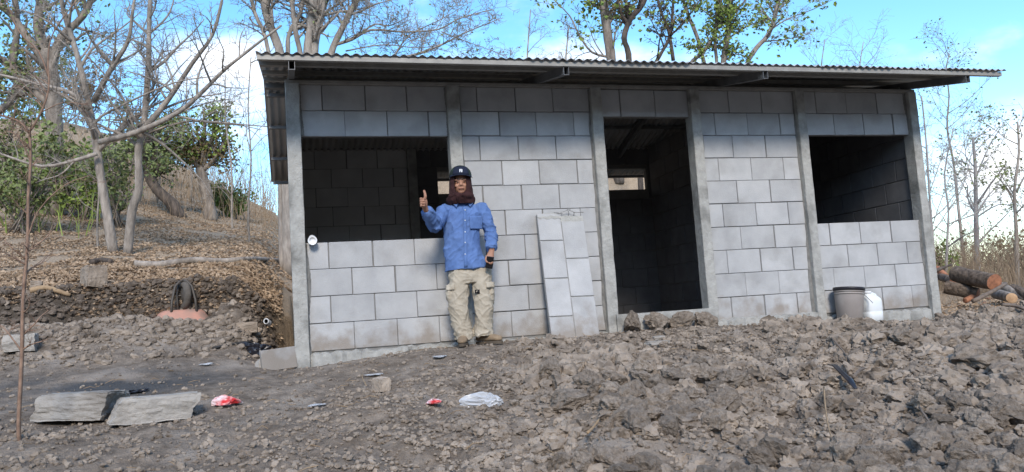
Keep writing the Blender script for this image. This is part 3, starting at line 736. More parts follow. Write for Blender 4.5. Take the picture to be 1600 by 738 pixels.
def rooted(d, pts):
    """a stem seen at these places, d metres off, carried down into the ground"""
    P = pp(d, *pts); p = P[0]; g = gz(p[0], p[1])
    if p[2] > g+.15:
        k = int((p[2]-g)/1.2)+1
        pre = [(p[0]+(P[1][0]-p[0])*-.15*(k-i)*0+.02*i, p[1], g-.06+(p[2]-g)*i/k) for i in range(k)]
        P = pre+P
    else: P[0] = (p[0], p[1], g-.06)
    return P

# pale twin trunk tree on the bank
t = Tree(11); D = 12.6
Q, r = t.path(rooted(D, [(178,418),(168,340),(158,280),(150,225),(138,160),(120,85),(100,20),(88,-40)]), .082, .030); t.spread(Q, r, 17, .32, 2, .35)
Q, r = t.path(rooted(D-.15, [(199,418),(206,330),(217,295),(216,235),(225,190),(232,100),(233,30),(238,-40)]), .078, .030); t.spread(Q, r, 17, .30, 2, .35)
for pts, a in (([(155,222),(215,206),(280,175),(320,140),(350,110),(400,70),(440,40)], .05), ([(146,160),(175,105),(200,65),(207,20),(215,-30)], .05), ([(140,172),(110,145),(60,132),(0,117),(-50,110)], .04),
               ([(152,240),(120,250),(65,260),(0,240),(-40,225)], .035), ([(222,205),(260,160),(300,100),(332,55),(347,0),(355,-40)], .05), ([(160,215),(150,190),(190,165),(270,130),(330,120)], .025), ([(215,215),(290,190),(380,195),(440,200)], .022)):
    Q, r = t.path(pp(D-.1*len(pts)*.3, *[(u, v, -.12*i) for i, (u, v) in enumerate(pts)]), a, a*.28, 7); t.spread(Q, r, 9, .36, 2, .15)
t.done('bare_tree', 'pale bare tree with twin trunks and wide sprawling branches on the bank', M['bark_pale'])
# large grey tree at the left edge
t = Tree(12); D = 17
Q, r = t.path(rooted(D, [(84,345),(86,250),(84,180),(80,120),(72,75)]), .20, .14); t.spread(Q, r, 4, .25, 2, .6)
for pts, a in (([(78,110),(95,60),(130,25),(150,-20)], .12), ([(74,85),(60,45),(62,0),(55,-40)], .13), ([(76,100),(45,62),(15,20),(-20,-10)], .11), ([(84,150),(40,125),(15,160),(-20,190)], .13), ([(84,170),(50,140),(10,118),(-20,110)], .09), ([(36,150),(20,100),(28,40),(20,-30)], .10)):
    Q, r = t.path(pp(D, *pts), a, a*.4, 8); t.spread(Q, r, 10, .35, 2, .2)
t.done('grey_tree', 'large dark grey tree with heavy forking limbs beyond the bushes', M['bark_mid'], leafs=(t.leaves('foliage', M['leaf_dark'], 1500, .10, .22, lambda p: p.z > 5.0),))
# leaning dark trunk and the bushy tree near it
t = Tree(13); D = 20
Q, r = t.path(rooted(D, [(283,345),(268,318),(245,296),(232,272),(226,240),(235,200)]), .17, .09); t.spread(Q, r, 12, .5, 2, .5)
t.done('leaning_tree', 'dark tree trunk leaning steeply to one side on the slope', M['bark_dark'], leafs=(t.leaves('foliage', M['leaf_dark'], 1800, .10, .3),))
t = Tree(14); D = 21
Q, r = t.path(rooted(D, [(328,330),(322,300),(316,275),(312,262)]), .18, .12)
for pts in ([(312,265),(290,230),(285,190)], [(314,265),(320,215),(318,170)], [(316,268),(345,235),(358,190)], [(314,270),(300,245),(270,225)], [(316,262),(335,205),(340,175)]):
    Q, r = t.path(pp(D, *pts), .07, .03, 7); t.spread(Q, r, 14, .42, 1, .1)
t.done('bushy_tree', 'short stout tree with a round crown of green and withered leaves', M['bark_mid'], leafs=(t.leaves('foliage', M['leaf_green'], 1300, .11, .3), t.leaves('foliage', M['leaf_brown'], 1500, .10, .35, lambda p: p.z < at(320, 225, 21)[2])))
# slim poles on the hillside
for k, (u0, v0, u1, v1, d, a, lb) in enumerate(((152,345,150,200,13.5,.02,'slim straight pole like sapling beside the twin trunk tree'), (362,330,352,120,19,.03,'slim leafless sapling between the bushy tree and the house'), (388,330,392,90,15,.022,'thin leafless sapling nearest the corner post of the house'),
                                       (245,335,250,160,22,.04,'slim grey stem behind the leaning trunk'), (298,330,292,120,24,.04,'slim grey stem standing behind the bushy tree'))):
    t = Tree(30+k); Q, r = t.path(rooted(d, [(u0,v0),((u0*2+u1)/3+3,(v0*2+v1)/3),((u0+2*u1)/3-3,(v0+2*v1)/3),(u1,v1)]), a, a*.4); t.spread(Q, r, 10, .35, 1, .3)
    t.done('sapling', lb, M['bark_pale'])
# sapling close to the photographer
t = Tree(15); D = 4.6
Q, r = t.path(rooted(D, [(31,738),(29,660),(34,560),(36,470),(43,380),(44,310),(48,250),(46,205)]), .014, .008, 8); t.spread(Q, r, 16, .14, 1, .3, minr=.0012)
for pts, a in (([(33,548),(20,530),(5,512),(-15,500)], .006), ([(46,208),(30,190),(0,180),(-30,170)], .009), ([(46,206),(62,180),(76,140),(75,90),(84,50),(120,0)], .009), ([(41,380),(60,330),(100,290),(140,275)], .005), ([(47,250),(30,215),(10,205)], .005), ([(66,175),(100,160),(140,165)], .004), ([(76,120),(60,80),(30,50),(10,0)], .006)):
    Q, r = t.path(pp(D, *pts), a, a*.4, 6); t.spread(Q, r, 7, .35, 1, .25, minr=.0012)
t.done('sapling', 'slender bare sapling with reddish stem rising from the foreground soil', M['saplingbark'])
# many stemmed tree behind the roof
t = Tree(16); D = 14.5
for pts, a, b_ in (([(440,150),(438,86),(428,55),(415,15),(405,-40)], .11, .06), ([(470,150),(470,90),(462,50),(456,0),(452,-40)], .06, .04), ([(487,150),(482,88),(487,45),(490,0),(492,-40)], .125, .09), ([(490,150),(492,70),(500,35),(502,0),(508,-40)], .10, .06), ([(508,150),(516,88),(532,50),(548,18),(562,-10),(570,-40)], .085, .05), ([(455,150),(450,60),(470,20),(476,-40)], .06, .03), ([(430,150),(415,60),(398,20),(385,-40)], .05, .03)):
    Q, r = t.path(rooted(D, pts), a, b_); t.spread(Q, r, 13, .17, 2, .66)
for pts, a in (([(524,70),(550,62),(580,47),(630,50),(685,46),(720,28),(770,15)], .030), ([(530,68),(560,55),(585,38),(610,40),(640,25)], .025), ([(600,95),(650,85),(690,70),(730,50),(780,30)], .028), ([(615,90),(640,55),(690,30),(740,0)], .018), ([(505,25),(530,18),(560,15),(610,0)], .025), ([(540,80),(600,70),(660,75),(720,60)], .015), ([(690,50),(720,62),(770,80),(800,95)], .012)):
    Q, r = t.path(pp(D, *pts), a, a*.25, 7); t.spread(Q, r, 14, .36, 2, .08, .25)
t.done('many_stemmed_tree', 'bare many stemmed tree rising behind the low corner of the roof', M['bark_pale'], leafs=(t.leaves('foliage', M['leaf_dark'], 500, .05, .15),))
# trees behind the middle of the roof
t = Tree(17); D = 15.5
Q, r = t.path(rooted(D, [(957,160),(955,95),(950,60),(945,20),(938,-40)]), .105, .085); t.spread(Q, r, 6, .2, 2, .75)
for pts, a in (([(955,90),(925,82),(905,55),(890,25),(865,0)], .028), ([(946,20),(925,5),(900,-20)], .03), ([(958,80),(962,50),(975,30),(1000,-5)], .022)):
    Q, r = t.path(pp(D, *pts), a, a*.3, 7); t.spread(Q, r, 10, .4, 2, .1)
t.done('grey_tree', 'tree with one thick straight grey trunk behind the roof', M['bark_mid'], leafs=(t.leaves('foliage', M['leaf_green'], 420, .10, .14), ))
t = Tree(18); D = 14
Q, r = t.path(rooted(D, [(985,150),(982,85),(975,60),(985,30),(1005,5),(1020,-40)]), .05, .05); t.spread(Q, r, 8, .2, 2, .7)
for pts, a in (([(1020,105),(1035,80),(1048,52),(1052,0),(1055,-40)], .035), ([(1046,55),(1060,45),(1080,20),(1100,-10)], .02), ([(985,40),(970,20),(962,-20)], .04), ([(1052,95),(1045,50),(1030,10),(1025,-30)], .035)):
    Q, r = t.path(pp(D, *pts), a, a*.5, 7); t.spread(Q, r, 10, .35, 2, .1)
t.done('vine_tree', 'dark twisted tree with drooping tangled branches behind the roof', M['bark_dark'], leafs=(t.leaves('foliage', M['leaf_brown'], 400, .06, .12), t.leaves('foliage', M['leaf_green'], 350, .09, .12)))
t = Tree(19); D = 16
for pts, a in (([(1135,160),(1130,100),(1138,50),(1140,0),(1142,-40)], .08), ([(1060,160),(1075,105),(1100,80),(1120,45),(1128,-20)], .05), ([(1122,160),(1120,100),(1117,60),(1122,0),(1128,-40)], .045), ([(1105,120),(1090,60),(1070,10),(1060,-40)], .045)):
    Q, r = t.path(rooted(D, pts) if pts[0][1] > 130 else pp(D, *pts), a, a*.6); t.spread(Q, r, 10, .16, 2, .7)
for pts in ([(1138,60),(1170,40),(1200,30)], [(1138,80),(1105,70),(1085,80)], [(1140,40),(1110,20),(1090,10)], [(1132,95),(1150,85),(1170,90)]):
    Q, r = t.path(pp(D, *pts), .02, .006, 6); t.spread(Q, r, 12, .5, 1, .1)
t.done('leafy_tree', 'green leafed tree growing behind the middle of the roof', M['bark_mid'], leafs=(t.leaves('foliage', M['leaf_green'], 3200, .075, .14),))
t = Tree(20); D = 17
Q, r = t.path(rooted(D, [(1150,170),(1165,105),(1182,75),(1200,55),(1212,20),(1225,-40)]), .06, .045); t.spread(Q, r, 9, .18, 2, .7)
for pts in ([(1200,50),(1230,30),(1270,15),(1300,0)], [(1195,65),(1225,62),(1260,55)], [(1205,45),(1215,0),(1240,-30)]):
    Q, r = t.path(pp(D, *pts), .018, .005, 6); t.spread(Q, r, 10, .42, 2, .1)
t.done('slanting_tree', 'slim slanting tree with pale bark behind the right half of the roof', M['bark_pale'], leafs=(t.leaves('foliage', M['leaf_green'], 420, .10, .18),))
# small bare treetops over the right half of the roof
for k, (u, d, top) in enumerate(((1285,24,62), (1345,26,66), (1480,24,85), (825,20,15), (885,19,40))):
    t = Tree(60+k); Q, r = t.path(rooted(d, [(u,200),(u+3,150),(u-2,110),(u+4,top)]), .06, .012); t.spread(Q, r, 14, .24, 2, .5)
    t.done('bare_tree', ['thin bare treetop showing above the roof past the slanting tree', 'second thin bare treetop above the roof past the slanting tree', 'sparsely leafed treetop above the overhanging end of the roof', 'wispy bare stem above the roof before the thick straight trunk', 'short wispy stem leaning on the thick straight trunk'][k], M['bark_pale'],
           leafs=(t.leaves('foliage', M['leaf_dark'], 260, .07, .2),) if k == 2 else ())
# bare trees right of the house
lab = ['tall fan branched bare tree next to the corner post by the logs', 'bare tree with one straight grey trunk beyond the log pile', 'bare tree with a dark trunk at the far edge beyond the logs', 'thin forked bare tree between the corner post and the straight trunk', 'pale spreading bare tree far behind the brush']
rt = [(15.5, [(1462,440),(1458,380),(1452,300),(1447,220),(1440,150)], .035), (19, [(1528,430),(1526,380),(1525,320),(1524,262),(1520,215)], .085), (17.5, [(1590,430),(1588,360),(1585,300),(1592,240),(1590,190)], .055), (16.5, [(1478,440),(1480,380),(1482,330),(1476,270),(1490,200)], .035), (22, [(1548,440),(1556,370),(1560,320),(1575,250),(1580,190)], .04)]
sub = [[[(1458,350),(1475,300),(1500,240),(1520,190)], [(1453,300),(1470,250),(1490,190)], [(1456,330),(1440,280),(1436,200)]], [[(1526,330),(1500,280),(1470,240)], [(1524,280),(1545,230),(1570,190)], [(1525,300),(1510,250),(1505,190)], [(1526,340),(1560,320),(1590,325)]], [[(1588,330),(1570,290),(1540,260)], [(1588,300),(1610,260),(1640,220)]],
       [[(1482,350),(1510,340),(1540,325),(1570,305)], [(1482,330),(1505,290),(1520,230)]], [[(1558,350),(1530,330),(1500,330)], [(1562,310),(1590,290),(1630,250)]]]
for k, (d, pts, a) in enumerate(rt[:4]):
    t = Tree(80+k); Q, r = t.path(rooted(d, pts), a, a*.35); t.spread(Q, r, 9, .34, 2, .35)
    for s_ in sub[k]:
        Q, r = t.path(pp(d, *s_), min(a*.4, .022), .006, 6); t.spread(Q, r, 9, .45, 2, .1, .5)
    t.done('bare_tree', lab[k], M['bark_white'] if k != 2 else M['bark_pale'], leafs=(t.leaves('foliage', M['leaf_dark'], 500, .07, .15),) if k in (1, 2) else ())
# bushes
def bush(u, v, d, w, h, n, m, label, seed, name='bush', stems=14):
    t = Tree(seed); p, _ = gp(u, v, 6, 60); p = np.array(foot(u, v, d)); p[2] = gz(p[0], p[1])
    for k in range(stems):
        a = t.r.uniform(0, 6.28); e = t.r.uniform(.2, 1); tip = (p[0]+w*.5*e*math.cos(a), p[1]+w*.5*e*math.sin(a)*.7, p[2]+h*t.r.uniform(.5, 1))
        Q, r = t.path([(p[0]+t.r.uniform(-.1,.1)*w, p[1]+t.r.uniform(-.1,.1)*w, p[2]-.05), ((p[0]+tip[0])/2+t.r.uniform(-.1,.1), (p[1]+tip[1])/2, (p[2]*.4+tip[2]*.6)), tip], .018, .006, 5); t.spread(Q, r, 9, .3, 0, .2)
    return t.done(name, label, M['bark_mid'], 'bushes on the slope', (t.leaves('foliage', m, n, .10, .12),), 'bush')
bush(35, 350, 14.5, 2.6, 1.9, 1700, M['leaf_dark'], 'wide green bush below the large dark grey tree', 1)
bush(120, 345, 17, 2.2, 1.5, 1300, M['leaf_green'], 'low bright green bush left of the twin trunk tree', 2)
bush(185, 350, 16.5, 2.0, 2.3, 1100, M['leaf_dark'], 'tall dull green bush directly behind the twin trunks', 3)
bush(10, 300, 19, 3.2, 3.2, 2000, M['leaf_dark'], 'big dark green bush at the left edge beyond the grey tree', 4)
bush(365, 315, 23, 1.8, 1.0, 1600, M['leaf_green'], 'small pale green bush behind the bushy tree', 5)
bush(240, 300, 26, 3.0, 2.4, 2600, M['leaf_dark'], 'dull green bush high on the slope behind the leaning trunk', 6)
bush(120, 235, 33, 5.0, 3.0, 3000, M['leaf_brown'], 'brownish scrub bush on the crest of the hill', 7)
bush(60, 250, 30, 4.0, 3.5, 3000, M['leaf_dark'], 'dark scrub bush on the hill crest behind the grey tree', 8)
bush(1465, 370, 17, .8, 1.1, 320, M['leaf_green'], 'small green shrub among dry brush close to the corner post', 9)
bush(1590, 400, 20, 3.5, 1.7, 900, M['leaf_brown'], 'brown leafless thicket at the far end beyond the logs', 10, stems=30)

# fallen trunk and sticks on the slope
def log_between(name, pts, r, m, label, cat, taper=.8, n=10, wob=.0):
    t = Tree(sum(map(ord, label))); Q, rr = t.path(pts, r, r*taper, n, wob); c = Q[0]
    mb = t.wood if t.wood.v else t.twig; mb.v = [(p[0]-c.x, p[1]-c.y, p[2]-c.z) for p in mb.v]
    return setp(mb.build(name, m, None, True, tuple(c)), label, cat)
def gpts(dz, *uv): return [tuple(gp(u, v)[0]+np.array([0, 0, dz])) for u, v in uv]
log_between('dead_branch', gpts(.05, (210,417), (250,416), (300,414), (350,411), (400,409), (452,411)), .055, M['bark_pale'], 'long pale fallen branch lying across the slope beside the twin trunks', 'branch', .6)
log_between('fallen_branch', gpts(.05, (48,463), (70,459), (90,463), (110,470)), .035, M['stick'], 'short bent tan branch lying on the bank', 'branch', .6)
log_between('rotten_log', gpts(.04, (143,413), (158,411), (174,413)), .045, M['bark_dark'], 'short dark rotten log against the foot of the twin trunks', 'log', .8)

# ------------------------------------------------------------------ things about the yard
# spare wall panel leaning on the house: two rows of cast blocks standing on end
lp = empty('concrete_board', (4.06, -.30, -.12), 'spare grey block pattern concrete panel leaning upright against the wall', 'panel')
bl = np.array(on_y(862, 531, -.33)); brr = np.array(on_y(938, 527, -.33)); tl = np.array(on_y(835, 333, -.045)); 
ex = brr-bl; ex /= np.linalg.norm(ex); ez = tl-bl; ez -= ex*(ez@ex); LH = np.linalg.norm(ez); ez /= LH; ey = np.cross(ez, ex)
LW = np.linalg.norm(brr-bl)
lp.matrix_world = Matrix(((ex[0], ey[0], ez[0], bl[0]), (ex[1], ey[1], ez[1], bl[1]), (ex[2], ey[2], ez[2], bl[2]), (0, 0, 0, 1)))
bm_ = MB(); bm_.box((.004, .012, .004), (LW-.004, .05, LH-.03)); bm_.build('slab_core', M['post'], lp)
# skewed to follow the cast joints: the left row and the right row are staggered
for x0, x1, cuts in ((0, LW*.5, (0, .22, .60, .99, LH-.005)), (LW*.5, LW, (0, .41, .80, LH-.09))):
    for a, b_ in zip(cuts[:-1], cuts[1:]):
        o = link('block', block_mesh(x1-x0-.008, b_-a-.009, .03), None, lp); o.location = ((x0+x1)/2, 0, (a+b_)/2)
for k in range(6):      # broken wires at the top
    x = R.uniform(.05, LW-.03); b = MB(); b.tube([(x, .03, LH-.06), (x+R.uniform(-.04,.05), .01, LH+.005), (x+R.uniform(-.09,.1), -.02, LH+R.uniform(-.03,.04))], .0025, 4); b.build('wire', M['tubesteel'], lp)
b = MB(); rg = []
for i in range(9):
    x = .002+(LW*.5)*i/8; rg.append([(x,-.004,LH-.06+R.uniform(-.01,.01)), (x,.05,LH-.06), (x,.045,LH-.01+R.uniform(-.015,.025)*(1 if i < 7 else 0)), (x,.004,LH-.012+R.uniform(-.015,.015))])
b.rings(rg); b.build('broken_edge', M['post'], lp)

# bucket and jug
def lathe(prof, n=32): return [[(r*math.cos(2*math.pi*k/n), r*math.sin(2*math.pi*k/n), z) for k in range(n)] for r, z in prof]
def thing_at(name, x, y, z, label, cat, rz=0, tilt=(0, 0), group=None):
    e = empty(name, (x, y, z), label, cat, group); e.rotation_euler = (tilt[0], tilt[1], rz); return e
bp = on_y(1329, 506, -.20); bu = thing_at('bucket', bp[0], bp[1], bp[2]+.03, 'grey plastic bucket with black lid rim standing by the right hand wall', 'bucket', 0, (-.03, .10))
b = MB(); b.rings(lathe([(.125,0), (.130,.004), (.150,.275), (.150,.283), (.157,.284), (.157,.292), (.151,.294), (.151,.308), (.159,.309), (.159,.318), (.153,.320), (.153,.330)])); b.build('body', M['bucket'], bu, True)
b = MB(); b.rings(lathe([(.150,.322), (.163,.323), (.165,.345), (.163,.357), (.150,.358), (.146,.346), (.06,.344)])); b.build('lid', M['bucket_rim'], bu, True)
b = MB(); b.tube([(.155*math.cos(a), .155*math.sin(a), .30) for a in (0,)]+[(.175, -.02, .29), (.19, -.10, .22), (.165, -.16, .19), (.06, -.17, .20)][:3], [.004]*4, 6); b.build('handle', M['wire'], bu, True)
b = MB(); b.tube([(.150, -.02, .302), (.168, -.02, .302)], .016, 10); b.build('handle_ear', M['bucket'], bu, True)
jp = on_y(1364, 505, -.17); ju = thing_at('jug', jp[0], jp[1], jp[2]+.02, 'milky white plastic jug standing against the wall next to a bucket', 'jug', .15)
def sq(rx, ry, z, cx=0, n=28, e=.62): 
    out = []
    for k in range(n):
        a = 2*math.pi*k/n; c, s_ = math.cos(a), math.sin(a); out.append((cx+rx*math.copysign(abs(c)**e, c), ry*math.copysign(abs(s_)**e, s_), z))
    return out
b = MB(); b.rings([sq(.095,.075,0), sq(.108,.085,.008), sq(.110,.087,.10), sq(.107,.085,.105), sq(.110,.087,.112), sq(.110,.087,.215), sq(.104,.082,.24), sq(.085,.068,.268,-.012), sq(.055,.05,.29,-.03,e=.9), sq(.036,.036,.303,-.035,e=1)]); b.build('body', M['jug'], ju, True)
b = MB(); b.rings([[(x-.035, y, z) for x, y, z in r_] for r_ in lathe([(.035,.300), (.042,.302), (.042,.325), (.036,.329)], 20)]); b.build('cap', M['pvc'], ju, True)
b = MB(); b.tube([(.0,0,.293), (.035,0,.300), (.075,0,.285), (.092,0,.245), (.09,0,.21)], [.014,.015,.015,.015,.014], 8); b.build('handle', M['jug'], ju, True)

# big concrete lumps in the left foreground
def slab(name, u0, u1, v, hh, depth, label, seed, rz, m=None, cat='concrete block', shear=.0):
    (p0, t0), (p1, t1) = gp(u0, v), gp(u1, v); t = (t0+t1)/2; w = (u1-u0)*t/FPX; h = hh*t/FPX; c = (p0+p1)/2
    bm = bmesh.new(); bmesh.ops.create_cube(bm, size=1); bmesh.ops.subdivide_edges(bm, edges=bm.edges, cuts=17, use_grid_fill=True)
    rr = random.Random(seed)
    off = Vector((seed*3.3, seed, 0))
    for q in bm.verts:
        p = q.co.copy(); e = sum(abs(k) > .44 for k in p)
        k = 1-.022*max(0, e-1)
        p = Vector((p.x*k, p.y*k, p.z*(1-.03*max(0, e-1))))
        p.z += .07*mnoise.noise(p*1.6+off)+.03*mnoise.noise(p*5+off); p.x += .05*mnoise.noise(p*2.6+off*2)+shear*p.z; p.y += .10*mnoise.noise(p*1.7+off*3)
        p += Vector((mnoise.noise(p*9+off), mnoise.noise(p*9+off*2), mnoise.noise(p*9+off*3)))*.022
        q.co = (p.x*w, p.y*depth, (p.z+.5)*h*1.08)
    me = bpy.data.meshes.new(name); bm.to_mesh(me); bm.free(); me.materials.append(m or M['rock']); o = link(name, me); o.location = (c[0], c[1]+depth*.4, gz(c[0], c[1]+depth*.25)-h*.03); o.rotation_euler = (R.uniform(-.04,.04), R.uniform(-.04,.04), rz); setp(o, label, cat); return o
slab('concrete_lump', 62, 172, 664, 40, .36, 'thick grey concrete lump with a dark hollow end beside its longer neighbour', 3, -.22, shear=.1)
slab('concrete_lump', 180, 296, 662, 38, .24, 'long pale slab edged concrete lump with a tapered end', 5, .30, shear=.15)
slab('stone', 6, 50, 556, 26, .22, 'pale square stone at the edge of the wet patch', 8, .1, cat='stone')
slab('stone', 128, 158, 462, 30, .26, 'dark grey angular stone heap lump on top of the bank', 9, .5, M['clod'], 'stone')
slab('stone', 46, 62, 452, 14, .16, 'small dark stone on the bank beside the bent branch', 10, .2, M['clod'], 'stone')
slab('stone', 367, 400, 524, 15, .16, 'flat grey brown stone below the earth mound', 12, .1, M['clod'], 'stone')
slab('stone', 586, 608, 616, 20, .10, 'tan squarish stone standing in the soil between the paper scraps', 13, .5, M['clod'], 'stone')
# broken block by the corner post
q0 = on_y(411, 585, -.16); q1 = on_y(463, 576, -.08)
bo = empty('concrete_block', (q0[0], q0[1], gz(q0[0], q0[1])-.03), 'smooth grey concrete offcut propped at the foot of the corner post', 'concrete block', rz=.30)
b = MB(); b.box((0, 0, 0), (.31, .05, .19)); me = bevel_mesh(b.mesh('face_slab', M['panel']), .004); o = link('face_slab', me, None, bo); o.rotation_euler = (-.10, -.06, 0)
b = MB(); b.rings([[(-.03,.05,0),(.02,.05,0),(.02,.06,.13),(-.01,.06,.12)], [(-.05,.13,0),(.03,.12,0),(.02,.13,.10),(-.03,.12,.09)]]); b.build('broken_end', M['rock'], bo)
# pvc ring in the bank
p = at(416, 502, 8.35); e = thing_at('pipe_end', p[0], p[1], p[2], 'white pipe end poking out of the earth beside the mound', 'pipe', -.4)
b = MB(); b.tube([(0,0,0), (0,.06,-.02)], [.030,.030], 16, False); b.build('pipe', M['pvc'], e, True); b = MB(); b.tube([(0,.06,-.02), (0,-.001,0)], [.022,.022], 16, False); b.build('bore', M['black'], e, True)
b = MB(); b.rings([[(r_*math.cos(k*math.pi/8), -.002, r_*math.sin(k*math.pi/8)) for k in range(16)] for r_ in (.031, .021)], cap=False); b.build('rim', M['pvc'], e)
# dark plank
P_ = gpts(.015, (334,549), (380,542), (425,534)); b = MB(); b.tube([(x-P_[0][0], y-P_[0][1], z-P_[0][2]) for x, y, z in P_], .040, 4, flat=.3); setp(b.build('plank', M['plank'], None, False, P_[0]), 'thin dark wet plank lying on the soil before the corner post', 'plank')
# crumpled sheets
def crumple(name, u, v, w, h, seed, m, label, cat, fold=.6, rz=0, tall=.4, n=16, mats=None, dz=.02):
    """thin plastic scrunched into an uneven pointed heap"""
    p, t = gp(u, v); W_ = w*t/FPX/2; bm = bmesh.new(); bmesh.ops.create_icosphere(bm, subdivisions=4, radius=1); off = Vector((seed*5.1, seed*2.3, seed)); rr = random.Random(seed)
    cr = [(Vector((rr.gauss(0, 1), rr.gauss(0, 1), rr.gauss(.4, .6))).normalized(), rr.uniform(.35, .75)) for _ in range(16)]
    ears = [(Vector((math.cos(a_), math.sin(a_)*.6, rr.uniform(-.1, .5))).normalized(), rr.uniform(.25, .6)) for a_ in [rr.uniform(0, 6.28) for _ in range(5)]]
    for q in bm.verts:
        c = q.co.copy(); d = c*(1+.35*mnoise.noise(c*1.4+off))
        for nn, k in cr:
            e = d.dot(nn)-k
            if e > 0: d -= nn*e*.9
        for ev, k in ears: d += ev*k*max(0, c.dot(ev)-.72)*3.2
        d += c*(.16*(1-abs(mnoise.noise(c*3.5+off))*2.5)+.05*mnoise.noise(c*9+off))
        q.co = (d.x*W_, d.y*W_*.8, (max(d.z, -.25)+.2)*W_*tall*1.5)
    me = bpy.data.meshes.new(name); bm.to_mesh(me); bm.free(); me.materials.append(m)
    o = link(name, me); o.location = (p[0], p[1], p[2]+dz*.5); o.rotation_euler = (0, 0, rz); setp(o, label, cat); return o
crumple('plastic_bag', 768, 634, 46, 26, 1, M['bag'], 'crumpled clear white plastic bag on the soil below the man', 'plastic bag', tall=.55, dz=.03)
crumple('snack_wrapper', 677, 643, 26, 16, 2, M['redwrap'], 'small red and white printed wrapper lying on dark soil', 'wrapper', tall=.28, rz=-.5, dz=.03)
crumple('plastic_bag', 346, 637, 36, 22, 3, M['redwrap'], 'crumpled red and clear plastic bag beside the concrete lumps', 'plastic bag', tall=.5, dz=.03)
crumple('paper_scrap', 491, 640, 34, 9, 4, M['bag'], 'narrow white scrap of paper near the red plastic bag', 'scrap', tall=.1, rz=.4)
crumple('paper_scrap', 687, 556, 24, 10, 5, M['bag'], 'white scrap of paper beside the boots of the man', 'scrap', tall=.14, rz=.5)
crumple('paper_scrap', 590, 583, 24, 10, 6, M['bag'], 'pale torn scrap of paper above the tan stone', 'scrap', tall=.14, rz=.5)
crumple('paper_scrap', 325, 573, 18, 4, 7, M['bag'], 'tiny white scrap lying on the path left of the corner post', 'scrap', tall=.2)
crumple('plastic_sheet', 400, 558, 46, 18, 8, M['blackbag'], 'crumpled black plastic sheet beside the corner post', 'plastic sheet', tall=.6, dz=.03)
crumple('plastic_sheet', 212, 613, 32, 5, 9, M['blackbag'], 'flat strip of black plastic behind the concrete lumps', 'plastic sheet', tall=.2)
slab('white_rubble', 1010, 1050, 537, 6, .10, 'flat pale mortar piece on the soil before the door', 15, .3, M['rock'], 'rubble'); slab('white_rubble', 1020, 1040, 528, 5, .08, 'smaller pale mortar piece nearest the door sill clods', 16, .1, M['rock'], 'rubble')
def stick(uv, r, m, label, lift=.035, taper=.6, up=.035): return log_between('stick', gpts(lift+up, *uv), r, m, label, 'stick', taper, 7)
stick([(940,638),(948,628),(957,616)], .014, M['stick'], 'pale broken stick standing beside the broad flat earth slab', .05)
stick([(920,700),(929,688),(938,678)], .011, M['stick'], 'pale short stick below the broad flat earth slab')
stick([(1336,613),(1345,600),(1352,590)], .015, M['greystick'], 'short grey stick end beside the black plastic strip', .05)
stick([(1290,632),(1292,660),(1298,700),(1306,732)], .006, M['stick'], 'long thin straw stem running down the heap', .06)
stick([(1440,665),(1460,688),(1485,712)], .008, M['greystick'], 'thin dark twig beside the egg shaped stone', .05)
stick([(1300,545),(1318,560),(1335,575)], .010, M['greystick'], 'thin brown stick below the bucket', .05)
stick([(566,600),(568,615),(574,630)], .005, M['stick'], 'tiny forked twig near the tan stone', .05)
b = MB(); P_ = gpts(.085, (1297,592), (1308,602), (1320,612), (1330,622), (1340,634)); b.tube(P_, [.012,.022,.02,.024,.012], 8, flat=.4)
c = P_[0]; b.v = [(x-c[0], y-c[1], z-c[2]) for x, y, z in b.v]; setp(b.build('plastic_strip', M['blackbag'], None, True, c), 'twisted black plastic strip lying on the dirt heap', 'plastic strip')

# upturned wheelbarrow in the pit
wp = at(285, 499, 8.95); wb = empty('wheelbarrow', (wp[0], wp[1], wp[2]-.10), 'upturned salmon wheelbarrow with its wheel in the air in the pit', 'wheelbarrow', rz=.12)
b = MB(); b.rings([sq(.33,.40,0,e=.5), sq(.335,.405,.012,e=.5), sq(.32,.39,.02,e=.5), sq(.25,.30,.17,.0,e=.55), sq(.20,.25,.20,.0,e=.6), sq(.05,.08,.205,.0)]); b.build('tray', M['tray'], wb, True)
wh = MB(); N = 22
wheel = bpy.data.objects.new('wheel', None); COL.objects.link(wheel); wheel.parent = wb; wheel.location = (.02, -.12, .36); wheel.rotation_euler = (0, 0, .35)
rg = []
for k in range(N):
    a = 2*math.pi*k/N; rg.append([((.040*math.cos(q)), (.125+.040*math.sin(q))*math.cos(a), (.125+.040*math.sin(q))*math.sin(a)) for q in [2*math.pi*j/10 for j in range(10)]])
rg.append(rg[0]); b = MB(); b.rings(rg, cap=False); b.build('tyre', M['rubber'], wheel, True)
b = MB(); b.rings([[(x, r_*math.cos(2*math.pi*k/N), r_*math.sin(2*math.pi*k/N)) for k in range(N)] for x, r_ in ((-.03,.02), (-.015,.10), (.015,.10), (.03,.02))]); b.build('rim', M['tubesteel'], wheel, True)
for sx_ in (-1, 1):
    b = MB(); b.tube([(.02+.13*sx_,-.28,.14), (.02+.12*sx_,-.25,.30), (.02+.085*sx_,-.20,.46), (.02+.04*sx_,-.17,.515), (.02,-.16,.525)], .014, 8); b.build('frame_tube', M['tubesteel'], wb, True)
    b = MB(); b.tube([(.02+.06*sx_,-.20,.17), (.02+.07*sx_,-.16,.37), (.02+.05*sx_,-.14,.50)], .010, 7); b.build('wheel_fork', M['tubesteel'], wb, True)
b = MB(); b.tube([(-.06,-.14,.36), (.10,-.10,.36)], .010, 7); b.build('axle', M['tubesteel'], wb, True)
b = MB(); b.box((-.31,-.05,.05), (-.28,.10,.26)); me = b.mesh('brace_plate', M['wire']); o = link('brace_plate', me, None, wb); o.rotation_euler = (0, .25, 0)

